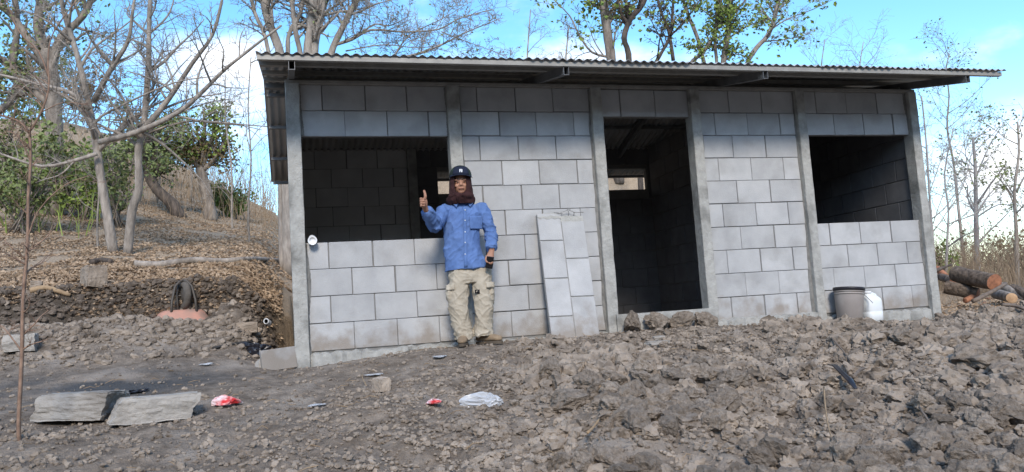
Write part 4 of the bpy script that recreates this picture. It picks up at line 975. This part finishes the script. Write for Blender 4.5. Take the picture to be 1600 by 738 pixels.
# log pile
logs = empty
def logobj(pts, r, end_m, bark, label, taper=.92, seed=0):
    rr = random.Random(seed); P = [np.array(q, float) for q in pts]; c = P[0]; e = empty('log', tuple(c), label, 'log', 'cut logs heaped beyond the house')
    n = 18; rings_ = []; K = 7
    ax = P[1]-P[0]; L = np.linalg.norm(ax); ax /= L; a = np.cross(ax, (0, 0, 1)); a /= np.linalg.norm(a); b_ = np.cross(ax, a)
    ph = rr.uniform(0, 9)
    for i in range(K+1):
        t = i/K; rad = r*(1+(taper-1)*t); row = []
        for k in range(n):
            g = 2*math.pi*k/n; q = rad*(1+.10*mnoise.noise((math.cos(g)*1.2+ph, math.sin(g)*1.2, t*2.5))+.05*mnoise.noise((math.cos(g)*4+ph, math.sin(g)*4, t*9)))
            row.append(tuple(ax*L*t+a*q*math.cos(g)+b_*q*math.sin(g)+np.array([0, 0, .04*L*math.sin(math.pi*t)*mnoise.noise((ph, 0, 0))])))
        rings_.append(row)
    m_ = MB(); m_.rings(rings_, cap=False); m_.build('bark', bark, e, True)
    for s_, row in ((-1, rings_[0]), (1, rings_[-1])):
        ctr = np.mean(np.array(row), 0); f = MB(); f.v = [tuple(ctr+(np.array(q)-ctr)*.93+ax*s_*.004) for q in row]+[tuple(ctr+(np.array(q)-ctr)*.5+ax*s_*.010*1) for q in row]+[tuple(ctr+ax*s_*.008)]+[tuple(q) for q in row]
        for k in range(n):
            k2 = (k+1) % n; f.f += [(k, k2, n+k2, n+k), (n+k, n+k2, 2*n), (2*n+1+k, 2*n+1+k2, k2, k)]
        f.build('cut_end', end_m, e, True)
    return e
D = 11.6
L_ = lambda u, v, d: tuple(at(u, v, d))
def lg(u0, v0, d0, u1, v1, d1, w, *a, **k): logobj([L_(u0, v0, d0), L_(u1, v1, d1)], w*D/FPX/2, *a, **k)
lg(1494,428,12.3, 1554,441,11.5, 27, M['cut_red'], M['bark_log'], 'thickest dark log with a round red cut end on top of the pile', seed=1)
lg(1478,449,12.2, 1528,460,11.9, 22, M['cut_red'], M['bark_log'], 'dark log lying under the thickest log', seed=2)
lg(1556,459,12.2, 1581,466,11.4, 17, M['cut_pale'], M['bark_pale'], 'grey barked log with a pale yellow cut end', seed=3)
lg(1562,446,12.8, 1606,466,12.2, 14, M['cut_pale'], M['bark_pale'], 'long pale log lying behind the one with the yellow end', seed=4)
lg(1582,452,12.6, 1625,470,11.9, 18, M['cut_red'], M['bark_log'], 'grey log at the outer end of the pile', seed=5)
lg(1470,433,13.4, 1490,440,12.6, 14, M['cut_red'], M['bark_log'], 'short brown log with orange cut end next to the corner post', seed=6)
lg(1508,470,11.8, 1526,461,11.9, 9, M['cut_red'], M['cut_red'], 'peeled orange red log piece lying in the chips', seed=7)
lg(1464,420,13.6, 1478,432,13.3, 12, M['cut_red'], M['cut_red'], 'small bright orange split piece behind the corner post', seed=8)
log_between('pole', [L_(1520,471,11.2), L_(1548,457,11.3), L_(1572,443,11.5)], .030, M['greystick'], 'thin pale pole propped slanting on the log pile', 'pole', .8)
log_between('branch', [L_(1460,424,12.6), L_(1475,418,12.7), L_(1487,414,12.8)], .035, M['bark_dark'], 'dark pointed branch end sticking out past the corner post', 'branch', .3)
for k, (u, v) in enumerate(((1512,473), (1545,470), (1536,476), (1478,462), (1500,478))):
    p, t = gp(u, v, 6); o = put_clod('wood_chip', flat[k % 3], p[0], p[1], .07, .1, 'reddish chip of wood on the ground before the log pile', 'chips by the log pile', 'wood chip', (1.2,.6,.5)); o.material_slots[0].link = 'OBJECT'; o.material_slots[0].material = M['cut_red']
log_between('fallen_branch', gpts(.06, (1568,492), (1590,490), (1612,494)), .02, M['greystick'], 'thin dark fallen branch on the soil before the logs', 'branch')

# ------------------------------------------------------------------ the man
MX, MY = 3.02, -.36
mp_ = on_y(742, 537, MY); MX = float(mp_[0]); MZ = float(mp_[2])
SC = (mp_-CAM_O)@CC/FPX
face_dir = math.atan2(CAM_O[0]-MX, -(CAM_O[1]-MY))      # turn towards the photographer
man = empty('person', (MX, MY, MZ), 'man in blue shirt, khaki cargo trousers and dark cap giving a thumbs up', 'person', rz=0)
man.rotation_euler = (0, 0, face_dir)
def lo(u, v, y=0.0): return ((u-(742-.057*(537-v)))*SC, y, (537-v)*SC)
def chain(mb, pts, rads, n=14):
    """ellipse sections along a line: rads are (across, deep)"""
    rg = []
    for i, (p, r_) in enumerate(zip(pts, rads)):
        a = np.array(pts[max(i-1, 0)]); b = np.array(pts[min(i+1, len(pts)-1)]); t = b-a; t = t/np.linalg.norm(t)
        x = np.array((1., 0, 0)); x = x-t*(x@t)
        if np.linalg.norm(x) < .35: x = np.array((0, 1., 0)); x = x-t*(x@t)
        x /= np.linalg.norm(x); y = np.cross(t, x)
        rx, ry = r_ if hasattr(r_, '__len__') else (r_, r_)
        rg.append([tuple(np.array(p)+x*rx*math.cos(2*math.pi*k/n)+y*ry*math.sin(2*math.pi*k/n)) for k in range(n)])
    mb.rings(rg)
def ball(mb, c, r, rot=None): mb.ell(c, (r, r, r) if not hasattr(r, '__len__') else r, 14, 9, rot)
HC = np.array(lo(721, 284, -.02))          # head centre
SHL, SHR = lo(695, 325, .01), lo(752, 325, .02)
ELL = lo(681, 351, -.17); WRL = lo(668, 329, -.37)
ELR = lo(768, 362, .0); WRR = lo(769, 394, -.07); HNR = lo(766, 404, -.10)
HIPL, HIPR = lo(718, 425, .01), lo(752, 425, .02)
KNL, KNR = lo(716, 478, -.03), lo(756, 478, -.01); ANL, ANR = lo(725, 524, -.01), lo(755, 521, .0)
# body: one skin with head, neck, arms, hands, trunk, legs
B = MB()
ball(B, HC+np.array((0, .01, .015)), (.074, .092, .098)); ball(B, HC+np.array((0, -.030, -.045)), (.060, .060, .068)); ball(B, HC+np.array((0, -.055, -.085)), (.034, .032, .026))
chain(B, [HC+np.array((0, .02, -.04)), HC+np.array((0, .02, -.13)), HC+np.array((0, .03, -.19))], [.055, .054, .062])
for sgn in (-1, 1):
    ball(B, HC+np.array((.076*sgn, .012, -.008)), (.012, .022, .032)); ball(B, HC+np.array((.036*sgn, -.066, -.030)), (.024, .018, .020)); ball(B, HC+np.array((.03*sgn, -.070, .024)), (.030, .012, .012))
chain(B, [HC+np.array((0, -.072, .022)), HC+np.array((0, -.084, -.002)), HC+np.array((0, -.094, -.026)), HC+np.array((0, -.082, -.036))], [.011, .013, .016, .012], 10)
for sgn in (-1, 1): ball(B, HC+np.array((.014*sgn, -.082, -.030)), (.011, .012, .009))
ball(B, HC+np.array((0, -.086, -.056)), (.026, .012, .007)); ball(B, HC+np.array((0, -.084, -.067)), (.022, .012, .007))
TC = lo(724, 360, .02)
chain(B, [lo(724, 318, .03), lo(723, 335, .02), lo(723, 370, .02), lo(729, 405, .02), lo(735, 432, .02)], [(.08,.06), (.155,.09), (.15,.10), (.145,.10), (.14,.10)])
chain(B, [SHL, ELL, WRL], [.048, .038, .026]); chain(B, [SHR, ELR, WRR], [.048, .038, .027])
chain(B, [HIPL, KNL, ANL], [.075, .05, .038]); chain(B, [HIPR, KNR, ANR], [.075, .05, .038])
# thumbs-up hand: fist with curled fingers towards the viewer, thumb upright
W = np.array(WRL); F0 = W+np.array((-.008, -.045, .050))
chain(B, [W, W+np.array((-.004, -.020, .022)), F0+np.array((0, .012, -.004))], [.025, .028, .034], 12)
ball(B, F0+np.array((.006, .012, .0)), (.028, .030, .045))
for k in range(4):      # fingers stacked from top to bottom, curled round
    z = .030-.0205*k; l = (.044, .048, .045, .036)[k]
    kn = F0+np.array((-.026, -.010, z)); mid = kn+np.array((.004, -.030, -.002)); fold = mid+np.array((l*.62, -.006, -.003)); tip = fold+np.array((.004, .024, -.002))
    chain(B, [F0+np.array((-.012, .012, z*.8)), kn, mid, mid+np.array((.010, -.007, -.001)), fold, fold+np.array((.006, .008, 0)), tip], [.0105, .0115, .0108, .0104, .0100, .0092, .0078], 9)
T0 = F0+np.array((.012, -.004, .030))
chain(B, [T0, T0+np.array((.006, -.006, .022)), T0+np.array((.004, -.004, .045)), T0+np.array((-.002, .001, .066)), T0+np.array((-.006, .006, .078))], [.015, .0135, .0122, .0118, .007], 10)
# hanging hand round the phone
W = np.array(WRR); P0 = np.array(HNR)
chain(B, [W, W+(P0-W)*.5, P0, P0+np.array((-.004, -.006, -.030))], [(.025,.02), (.030,.022), (.038,.020), (.034,.017)], 12)
for k in range(4):
    x = -.026+.0165*k; l = (.026, .031, .029, .022)[k]
    a = P0+np.array((x*.6+.006, -.004, -.034)); chain(B, [P0+np.array((x*.6+.004, 0, -.015)), a, a+np.array((.002, -.014, -l*.8)), a+np.array((.0, -.034, -l*1.15)), a+np.array((-.004, -.044, -l*.85))], [.0095, .0095, .0088, .0082, .0065], 8)
chain(B, [P0+np.array((-.026, -.006, .004)), P0+np.array((-.040, -.020, -.020)), P0+np.array((-.036, -.036, -.042)), P0+np.array((-.026, -.046, -.056))], [.0135, .0115, .0105, .007], 9)
body = link('body', remesh(B, 'body', M['skin'], .0036, 4), None, man)
for sgn in (-1, 1):
    e = MB(); e.ell(tuple(HC+np.array((.030*sgn, -.0800, .002))), (.0095, .0045, .0042), 12, 7); e.build('eye', M['eye'], body, True)
    e = MB(); e.tube([tuple(HC+np.array((.014*sgn, -.081, .024))), tuple(HC+np.array((.032*sgn, -.0805, .030))), tuple(HC+np.array((.050*sgn, -.071, .026)))], [.002,.0026,.0015], 6); e.build('eyebrow', M['hair'], body, True)
e = MB(); e.tube([tuple(HC+np.array((-.024, -.0900, -.0615))), tuple(HC+np.array((0, -.0985, -.0605))), tuple(HC+np.array((.024, -.0900, -.0615)))], [.002,.0042,.002], 6); e.build('lips', M['lip'], body, True)
def wrinkle(me, amp, f, stretch=(1, 1, .5), seed=0, extra=None):
    v = getv(me); n = getn(me)
    d = fbm(v[:, 0]*f*stretch[0]+9, v[:, 1]*f*stretch[1]+5, v[:, 2]*f*stretch[2]+seed, oct=3, seed=seed, gain=.55)
    rid = 1-np.abs(fbm(v[:, 0]*f*.7*stretch[0]+3, v[:, 1]*f*.7*stretch[1]+2, v[:, 2]*f*.7*stretch[2]+seed*2, oct=2, seed=seed+5))*2.2
    w = amp*(d*.8+np.clip(rid, 0, 1)*.7)
    if extra is not None: w = w*extra(v)
    setv(me, v+n*w[:, None]); return me
def crease(me, amp, f, skew, seed, mask=None, sharp=2.0):
    """long folds pulled across the cloth"""
    v = getv(me); n = getn(me)
    a = v[:, 0]*f+skew[0]*v[:, 2]*f; b = v[:, 1]*f+skew[1]*v[:, 2]*f*.6; c = v[:, 2]*f*skew[2]
    w1 = fbm(a*.6+4, b*.6, c*.6+seed, oct=2, seed=seed+40)*.5
    r_ = fbm(a+w1, b-w1, c+seed*3.1, oct=2, seed=seed, gain=.35)
    d = np.clip(1-np.abs(r_)*2.6, 0, 1)**sharp-.35
    if mask is not None: d = d*mask(v)
    setv(me, v+n*(amp*d)[:, None]); return me
# shirt
S_ = MB()
hem = 421
chain(S_, [lo(722, 314, .03), lo(722, 319, .025), lo(722, 330, .02), lo(722, 350, .015), lo(722, 380, .01), lo(725, 402, .01), lo(728, 412, .01), lo(729, hem, .01)],
      [(.075,.065), (.145,.080), (.178,.105), (.172,.115), (.172,.120), (.182,.128), (.196,.136), (.202,.138)], 22)
ball(S_, SHL, (.066, .072, .062)); ball(S_, SHR, (.066, .072, .062))
A1 = np.array(SHL); A2 = np.array(ELL); A3 = np.array(WRL)
chain(S_, [A1, A1+(A2-A1)*.5, A2, A2+(A3-A2)*.15], [.070, .066, .064, .062]); ball(S_, A2, .064)
chain(S_, [A2, A2+(A3-A2)*.4, A2+(A3-A2)*.80, A2+(A3-A2)*.93], [.068, .064, .056, .042])
A1 = np.array(SHR); A2 = np.array(ELR); A3 = np.array(WRR)
chain(S_, [A1, A1+(A2-A1)*.5, A2, A2+(A3-A2)*.3, A2+(A3-A2)*.85, A2+(A3-A2)*.98], [.070, .066, .060, .060, .054, .044]); ball(S_, A2, .060)
sm = remesh(S_, 'shirt', M['shirt'], .0065, 5)
arm = lambda v: sstep(.15, .21, np.abs(v[:, 0]+.045))
crease(sm, .016, 6.5, (.35, .3, .22), 3, lambda v: (1-arm(v))*(.45+.75*sstep(1.15, .75, v[:, 2])))
crease(sm, .010, 9, (-.8, .5, .5), 6, lambda v: (1-arm(v))*.8)
crease(sm, .014, 11, (.9, .9, 1.1), 9, lambda v: arm(v)*1.0)
crease(sm, .006, 17, (-.5, .4, .7), 12)
shirt = link('shirt', sm, None, man)
def on_front(me, x, z):
    """front surface of a garment at that place"""
    v = getv(me); k = np.nonzero((np.abs(v[:, 0]-x) < .014) & (np.abs(v[:, 2]-z) < .014))[0]
    return float(v[k, 1].min()) if len(k) else -.13
px0 = lambda v: lo(726.5, v)[0]
b = MB(); rg = []
for v in range(322, 421, 4):
    x, _, z = lo(726.5+(v-322)*.02, v); y = on_front(sm, x, z); rg.append([(x-.016, y-.0005, z), (x+.016, y-.0005, z), (x+.016, y-.0045, z), (x-.016, y-.0045, z)])
b.rings(rg); b.build('placket', M['shirt'], shirt, True)
for v in (328, 345, 363, 380, 398):
    x, _, z = lo(727.5, v); y = on_front(sm, x, z)-.006; b = MB(); b.tube([(x, y+.003, z), (x, y-.002, z)], .0062, 10); b.build('button', M['button'], shirt, True)
b = MB(); x0, _, z0 = lo(734, 338); w_, h_ = .115, .125; n_ = 8; rg = []
for i in range(n_+1):
    z = z0-h_*i/n_*(1 if i < n_ else .97); row = []
    for j in range(n_+1):
        x = x0+w_*j/n_; row.append((x, on_front(sm, x, z)-.004, z))
    rg.append(row)
b.rings(rg, close=False, cap=False); o = b.build('pocket', M['shirt'], shirt, True); md = o.modifiers.new('t', 'SOLIDIFY'); md.thickness = .004
for sgn, uo in ((-1, 716), (1, 733)):
    b = MB(); x, _, z = lo(uo, 318); y = on_front(sm, x, z-.01)
    b.add([(x-.030*sgn*-1, y+.012, z+.028), (x-.045*sgn*-1*-.2, y-.014, z+.018), (x+.012*sgn, y-.018, z-.030), (x+.040*sgn, y-.004, z+.004), (x+.034*sgn, y+.02, z+.03)], [(0,1,2,3,4)])
    o = b.build('collar', M['shirt'], shirt); md = o.modifiers.new('t', 'SOLIDIFY'); md.thickness = .005
# trousers
T_ = MB()
chain(T_, [lo(729, 405, .01), lo(730, 418, .01), lo(731, 432, .01), lo(733, 443, .01)], [(.150,.10), (.172,.115), (.180,.120), (.168,.112)], 20)
for H_, K_, A_, kk in ((HIPL, KNL, ANL, -1), (HIPR, KNR, ANR, 1)):
    H_, K_, A_ = np.array(H_), np.array(K_), np.array(A_)
    chain(T_, [H_+np.array((0, 0, .02)), H_+(K_-H_)*.45, K_, K_+(A_-K_)*.45, K_+(A_-K_)*.8, A_+np.array((0, 0, .010)), A_+np.array((0, 0, -.035))],
          [(.092,.104), (.096,.106), (.090,.098), (.084,.092), (.084,.094), (.088,.100), (.090,.102)], 18)
    pk = H_+(K_-H_)*.62+np.array((.085*kk, -.010, 0)); ball(T_, pk, (.030, .070, .095))
tm = remesh(T_, 'trousers', M['khaki'], .0065, 3)
crease(tm, .014, 6, (.5, .3, .25), 13, lambda v: .35+.65*sstep(.45, .15, v[:, 2])+.3*sstep(.55, .65, v[:, 2]))
crease(tm, .008, 9, (-.9, .6, .55), 16)
crease(tm, .014, 10, (.3, .3, 1.7), 19, lambda v: sstep(.20, .07, v[:, 2])+.15)
crease(tm, .006, 18, (.6, -.5, .8), 22)
trousers = link('trousers', tm, None, man)
for H_, K_, kk in ((HIPL, KNL, -1), (HIPR, KNR, 1)):
    c = np.array(H_)+(np.array(K_)-np.array(H_))*.62
    x0 = c[0]+.055*kk; b = MB(); rg = []
    for i in range(5):
        z = c[2]+.085-.050*i/4; row = []
        for j in range(6):
            x = c[0]+kk*(.035+.075*j/5); row.append((x, on_front(tm, x, z)-.006, z))
        rg.append(row)
    b.rings(rg, close=False, cap=False); o = b.build('pocket_flap', M['khaki'], trousers, True); md = o.modifiers.new('t', 'SOLIDIFY'); md.thickness = .005
x, _, z = lo(746, 457); y = on_front(tm, x, z); b = MB(); b.box((x-.022, y-.006, z-.018), (x+.022, y, z+.018)); o = b.build('patch', M['phone'], trousers); o['label'] = 'small black square patch with pale mark'
b = MB(); b.box((x-.010, y-.0075, z-.004), (x-.004, y-.006, z+.008)); b.box((x-.004, y-.0075, z+.004), (x+.008, y-.006, z+.008)); b.build('patch_mark', M['khaki'], trousers)
# boots
def boot(A_, yaw, seed):
    A_ = np.array(A_); d = np.array((math.sin(yaw), -math.cos(yaw), 0)); g = 0.0
    m_ = MB(); base = np.array((A_[0], A_[1], g))
    s_ = np.array((math.cos(yaw), math.sin(yaw), 0))
    def ring(c, wx, h): return [tuple(c+s_*wx*math.cos(2*math.pi*k/14)+np.array((0, 0, 1))*max(h*math.sin(2*math.pi*k/14), -h*.75)) for k in range(14)]
    m_.rings([ring(base-d*.075+np.array((0,0,.048)), .018, .028), ring(base-d*.062+np.array((0,0,.052)), .034, .044), ring(base-d*.02+np.array((0,0,.056)), .040, .050), ring(base+d*.05+np.array((0,0,.050)), .043, .046), ring(base+d*.11+np.array((0,0,.042)), .047, .036), ring(base+d*.16+np.array((0,0,.036)), .044, .031), ring(base+d*.19+np.array((0,0,.032)), .026, .022), ring(base+d*.198+np.array((0,0,.030)), .010, .010)])
    chain(m_, [base+np.array((0,0,.05)), base+np.array((0,0,.10)), base+np.array((0,0,.14))], [.042, .044, .046])
    o = link('boot', remesh(m_, 'boot', M['boot'], .006, 3), None, man)
    q = MB(); rows = []
    for zz in (-.012, .014):
        row = []
        for k in range(20):
            a = 2*math.pi*k/20; l = math.cos(a); wv = math.sin(a); wd = (.040 if l < 0 else .048)
            row.append(tuple(base+d*(.06+.145*l)+s_*wd*math.copysign(abs(wv)**.8, wv)+np.array((0, 0, zz))))
        rows.append(row)
    q.rings(rows); q.build('sole', M['sole'], o, False)
boot((ANL[0], ANL[1], 0), -.12, 1); boot((ANR[0], ANR[1]+.02, 0), .98, 2)
# hood of maroon cloth
def hood_ring(z, rx, ry, cx, cy, open_, n=40, wob=0.0, seed=0):
    row = []
    for k in range(n):
        a = -math.pi/2+open_+(2*math.pi-2*open_)*k/(n-1); w = 1+wob*(mnoise.noise((math.cos(a)*2.6+a*.25, math.sin(a)*2.6, z*22))+.6*mnoise.noise((math.cos(a)*6, math.sin(a)*6+a*.3, z*45)))
        row.append((cx+rx*w*math.cos(a), cy+ry*w*math.sin(a), z))
    return row
hx, hy, hz = HC
prof = [(-.195,.112,.098,.020,-.3), (-.180,.122,.108,.020,-.3), (-.165,.128,.114,.018,-.3), (-.152,.130,.120,.014,-.3), (-.138,.127,.125,.006,-.3), (-.126,.121,.126,.0,-.28), (-.116,.116,.124,-.002,-.2), (-.106,.112,.121,-.002,.16), (-.092,.109,.118,0,.40), (-.068,.106,.115,0,.54), (-.045,.103,.111,.0,.58), (-.01,.100,.109,.004,.60), (.03,.098,.107,.008,.60), (.06,.092,.104,.012,.58), (.085,.085,.10,.014,.5)]
b = MB(); rows = [hood_ring(hz+z, rx, ry, hx-.006, hy+cy, op, wob=.20 if z < -.08 else .10, seed=i*.13) for i, (z, rx, ry, cy, op) in enumerate(prof)]
b.rings(rows, close=False, cap=False); o = b.build('hood', M['maroon'], man, True)
md = o.modifiers.new('s', 'SUBSURF'); md.levels = 1; md.render_levels = 1; md = o.modifiers.new('t', 'SOLIDIFY'); md.thickness = .010; md.offset = 0
# cap
cap = bpy.data.objects.new('cap', None); COL.objects.link(cap); cap.parent = man; cap.location = (hx-.002, hy+.014, hz+.066); cap.rotation_euler = (-.02, .05, .05)
def dome(th0, th1, rx, ry, rz, g0, g1, n=28, m_=9):
    rg = []
    for i in range(m_+1):
        th = th0+(th1-th0)*i/m_; rg.append([(rx*math.cos(th)*math.cos(g0+(g1-g0)*k/n), ry*math.cos(th)*math.sin(g0+(g1-g0)*k/n), rz*math.sin(th)**.9 if math.sin(th) > 0 else 0) for k in range(n+1)])
    return rg
b = MB(); b.rings(dome(0, 1.52, .106, .119, .108, 0, 2*math.pi), close=False, cap=False); b.build('crown', M['camo'], cap, True)
b = MB(); b.rings(dome(0, .80, .1082, .1212, .110, -math.pi/2-.75, -math.pi/2+.75, 16, 6), close=False, cap=False); o = b.build('front_panel', M['navy'], cap, True); md = o.modifiers.new('t', 'SOLIDIFY'); md.thickness = .003; md.offset = 1
b = MB(); rg = []
for i in range(6):
    f = i/5; rg.append([((.098+.010*f)*math.sin(a)*(1+.02*f), -(.100+.052*f)*math.cos(a)**(.75), .004-.016*f*math.cos(a)-.020*math.sin(a)**2*f) for a in [(-1.42+2.84*k/18) for k in range(19)]])
b.rings(rg, close=False, cap=False); o = b.build('brim', M['navy'], cap, True); md = o.modifiers.new('t', 'SOLIDIFY'); md.thickness = .004
b = MB(); yq = -.1195      # white letter on the front
for x0, x1, z0, z1 in ((-.013,-.006,.020,.050), (-.0058,.008,.044,.050), (-.0058,.008,.032,.0375), (.0082,.014,.034,.049), (.004,.013,.020,.0318)):
    f = lambda z: yq+.010*(max(0, z-.012)/.04)**2*.9
    b.add([(x0,f(z0)-.006,z0), (x1,f(z0)-.006,z0), (x1,f(z1)-.006,z1), (x0,f(z1)-.006,z1), (x0,f(z0)+.004,z0), (x1,f(z0)+.004,z0), (x1,f(z1)+.004,z1), (x0,f(z1)+.004,z1)], [(0,1,2,3), (4,7,6,5), (0,4,5,1), (1,5,6,2), (2,6,7,3), (3,7,4,0)])
b.build('letter', M['white'], cap)
# phone in his hand
mw = Matrix.Translation((MX, MY, MZ)) @ Matrix.Rotation(face_dir, 4, 'Z')
pc = mw @ Vector(tuple(P0+np.array((-.006, -.030, -.055))))
b = MB(); b.box((-.034, -.0045, -.055), (.034, .0045, .055)); me = bevel_mesh(b.mesh('mobile_phone', M['phone']), .004, 2); o = link('mobile_phone', me); o.location = pc; o.rotation_euler = (.15, .18, face_dir+.2)
setp(o, 'black mobile phone held low in the hand of the man', 'phone')
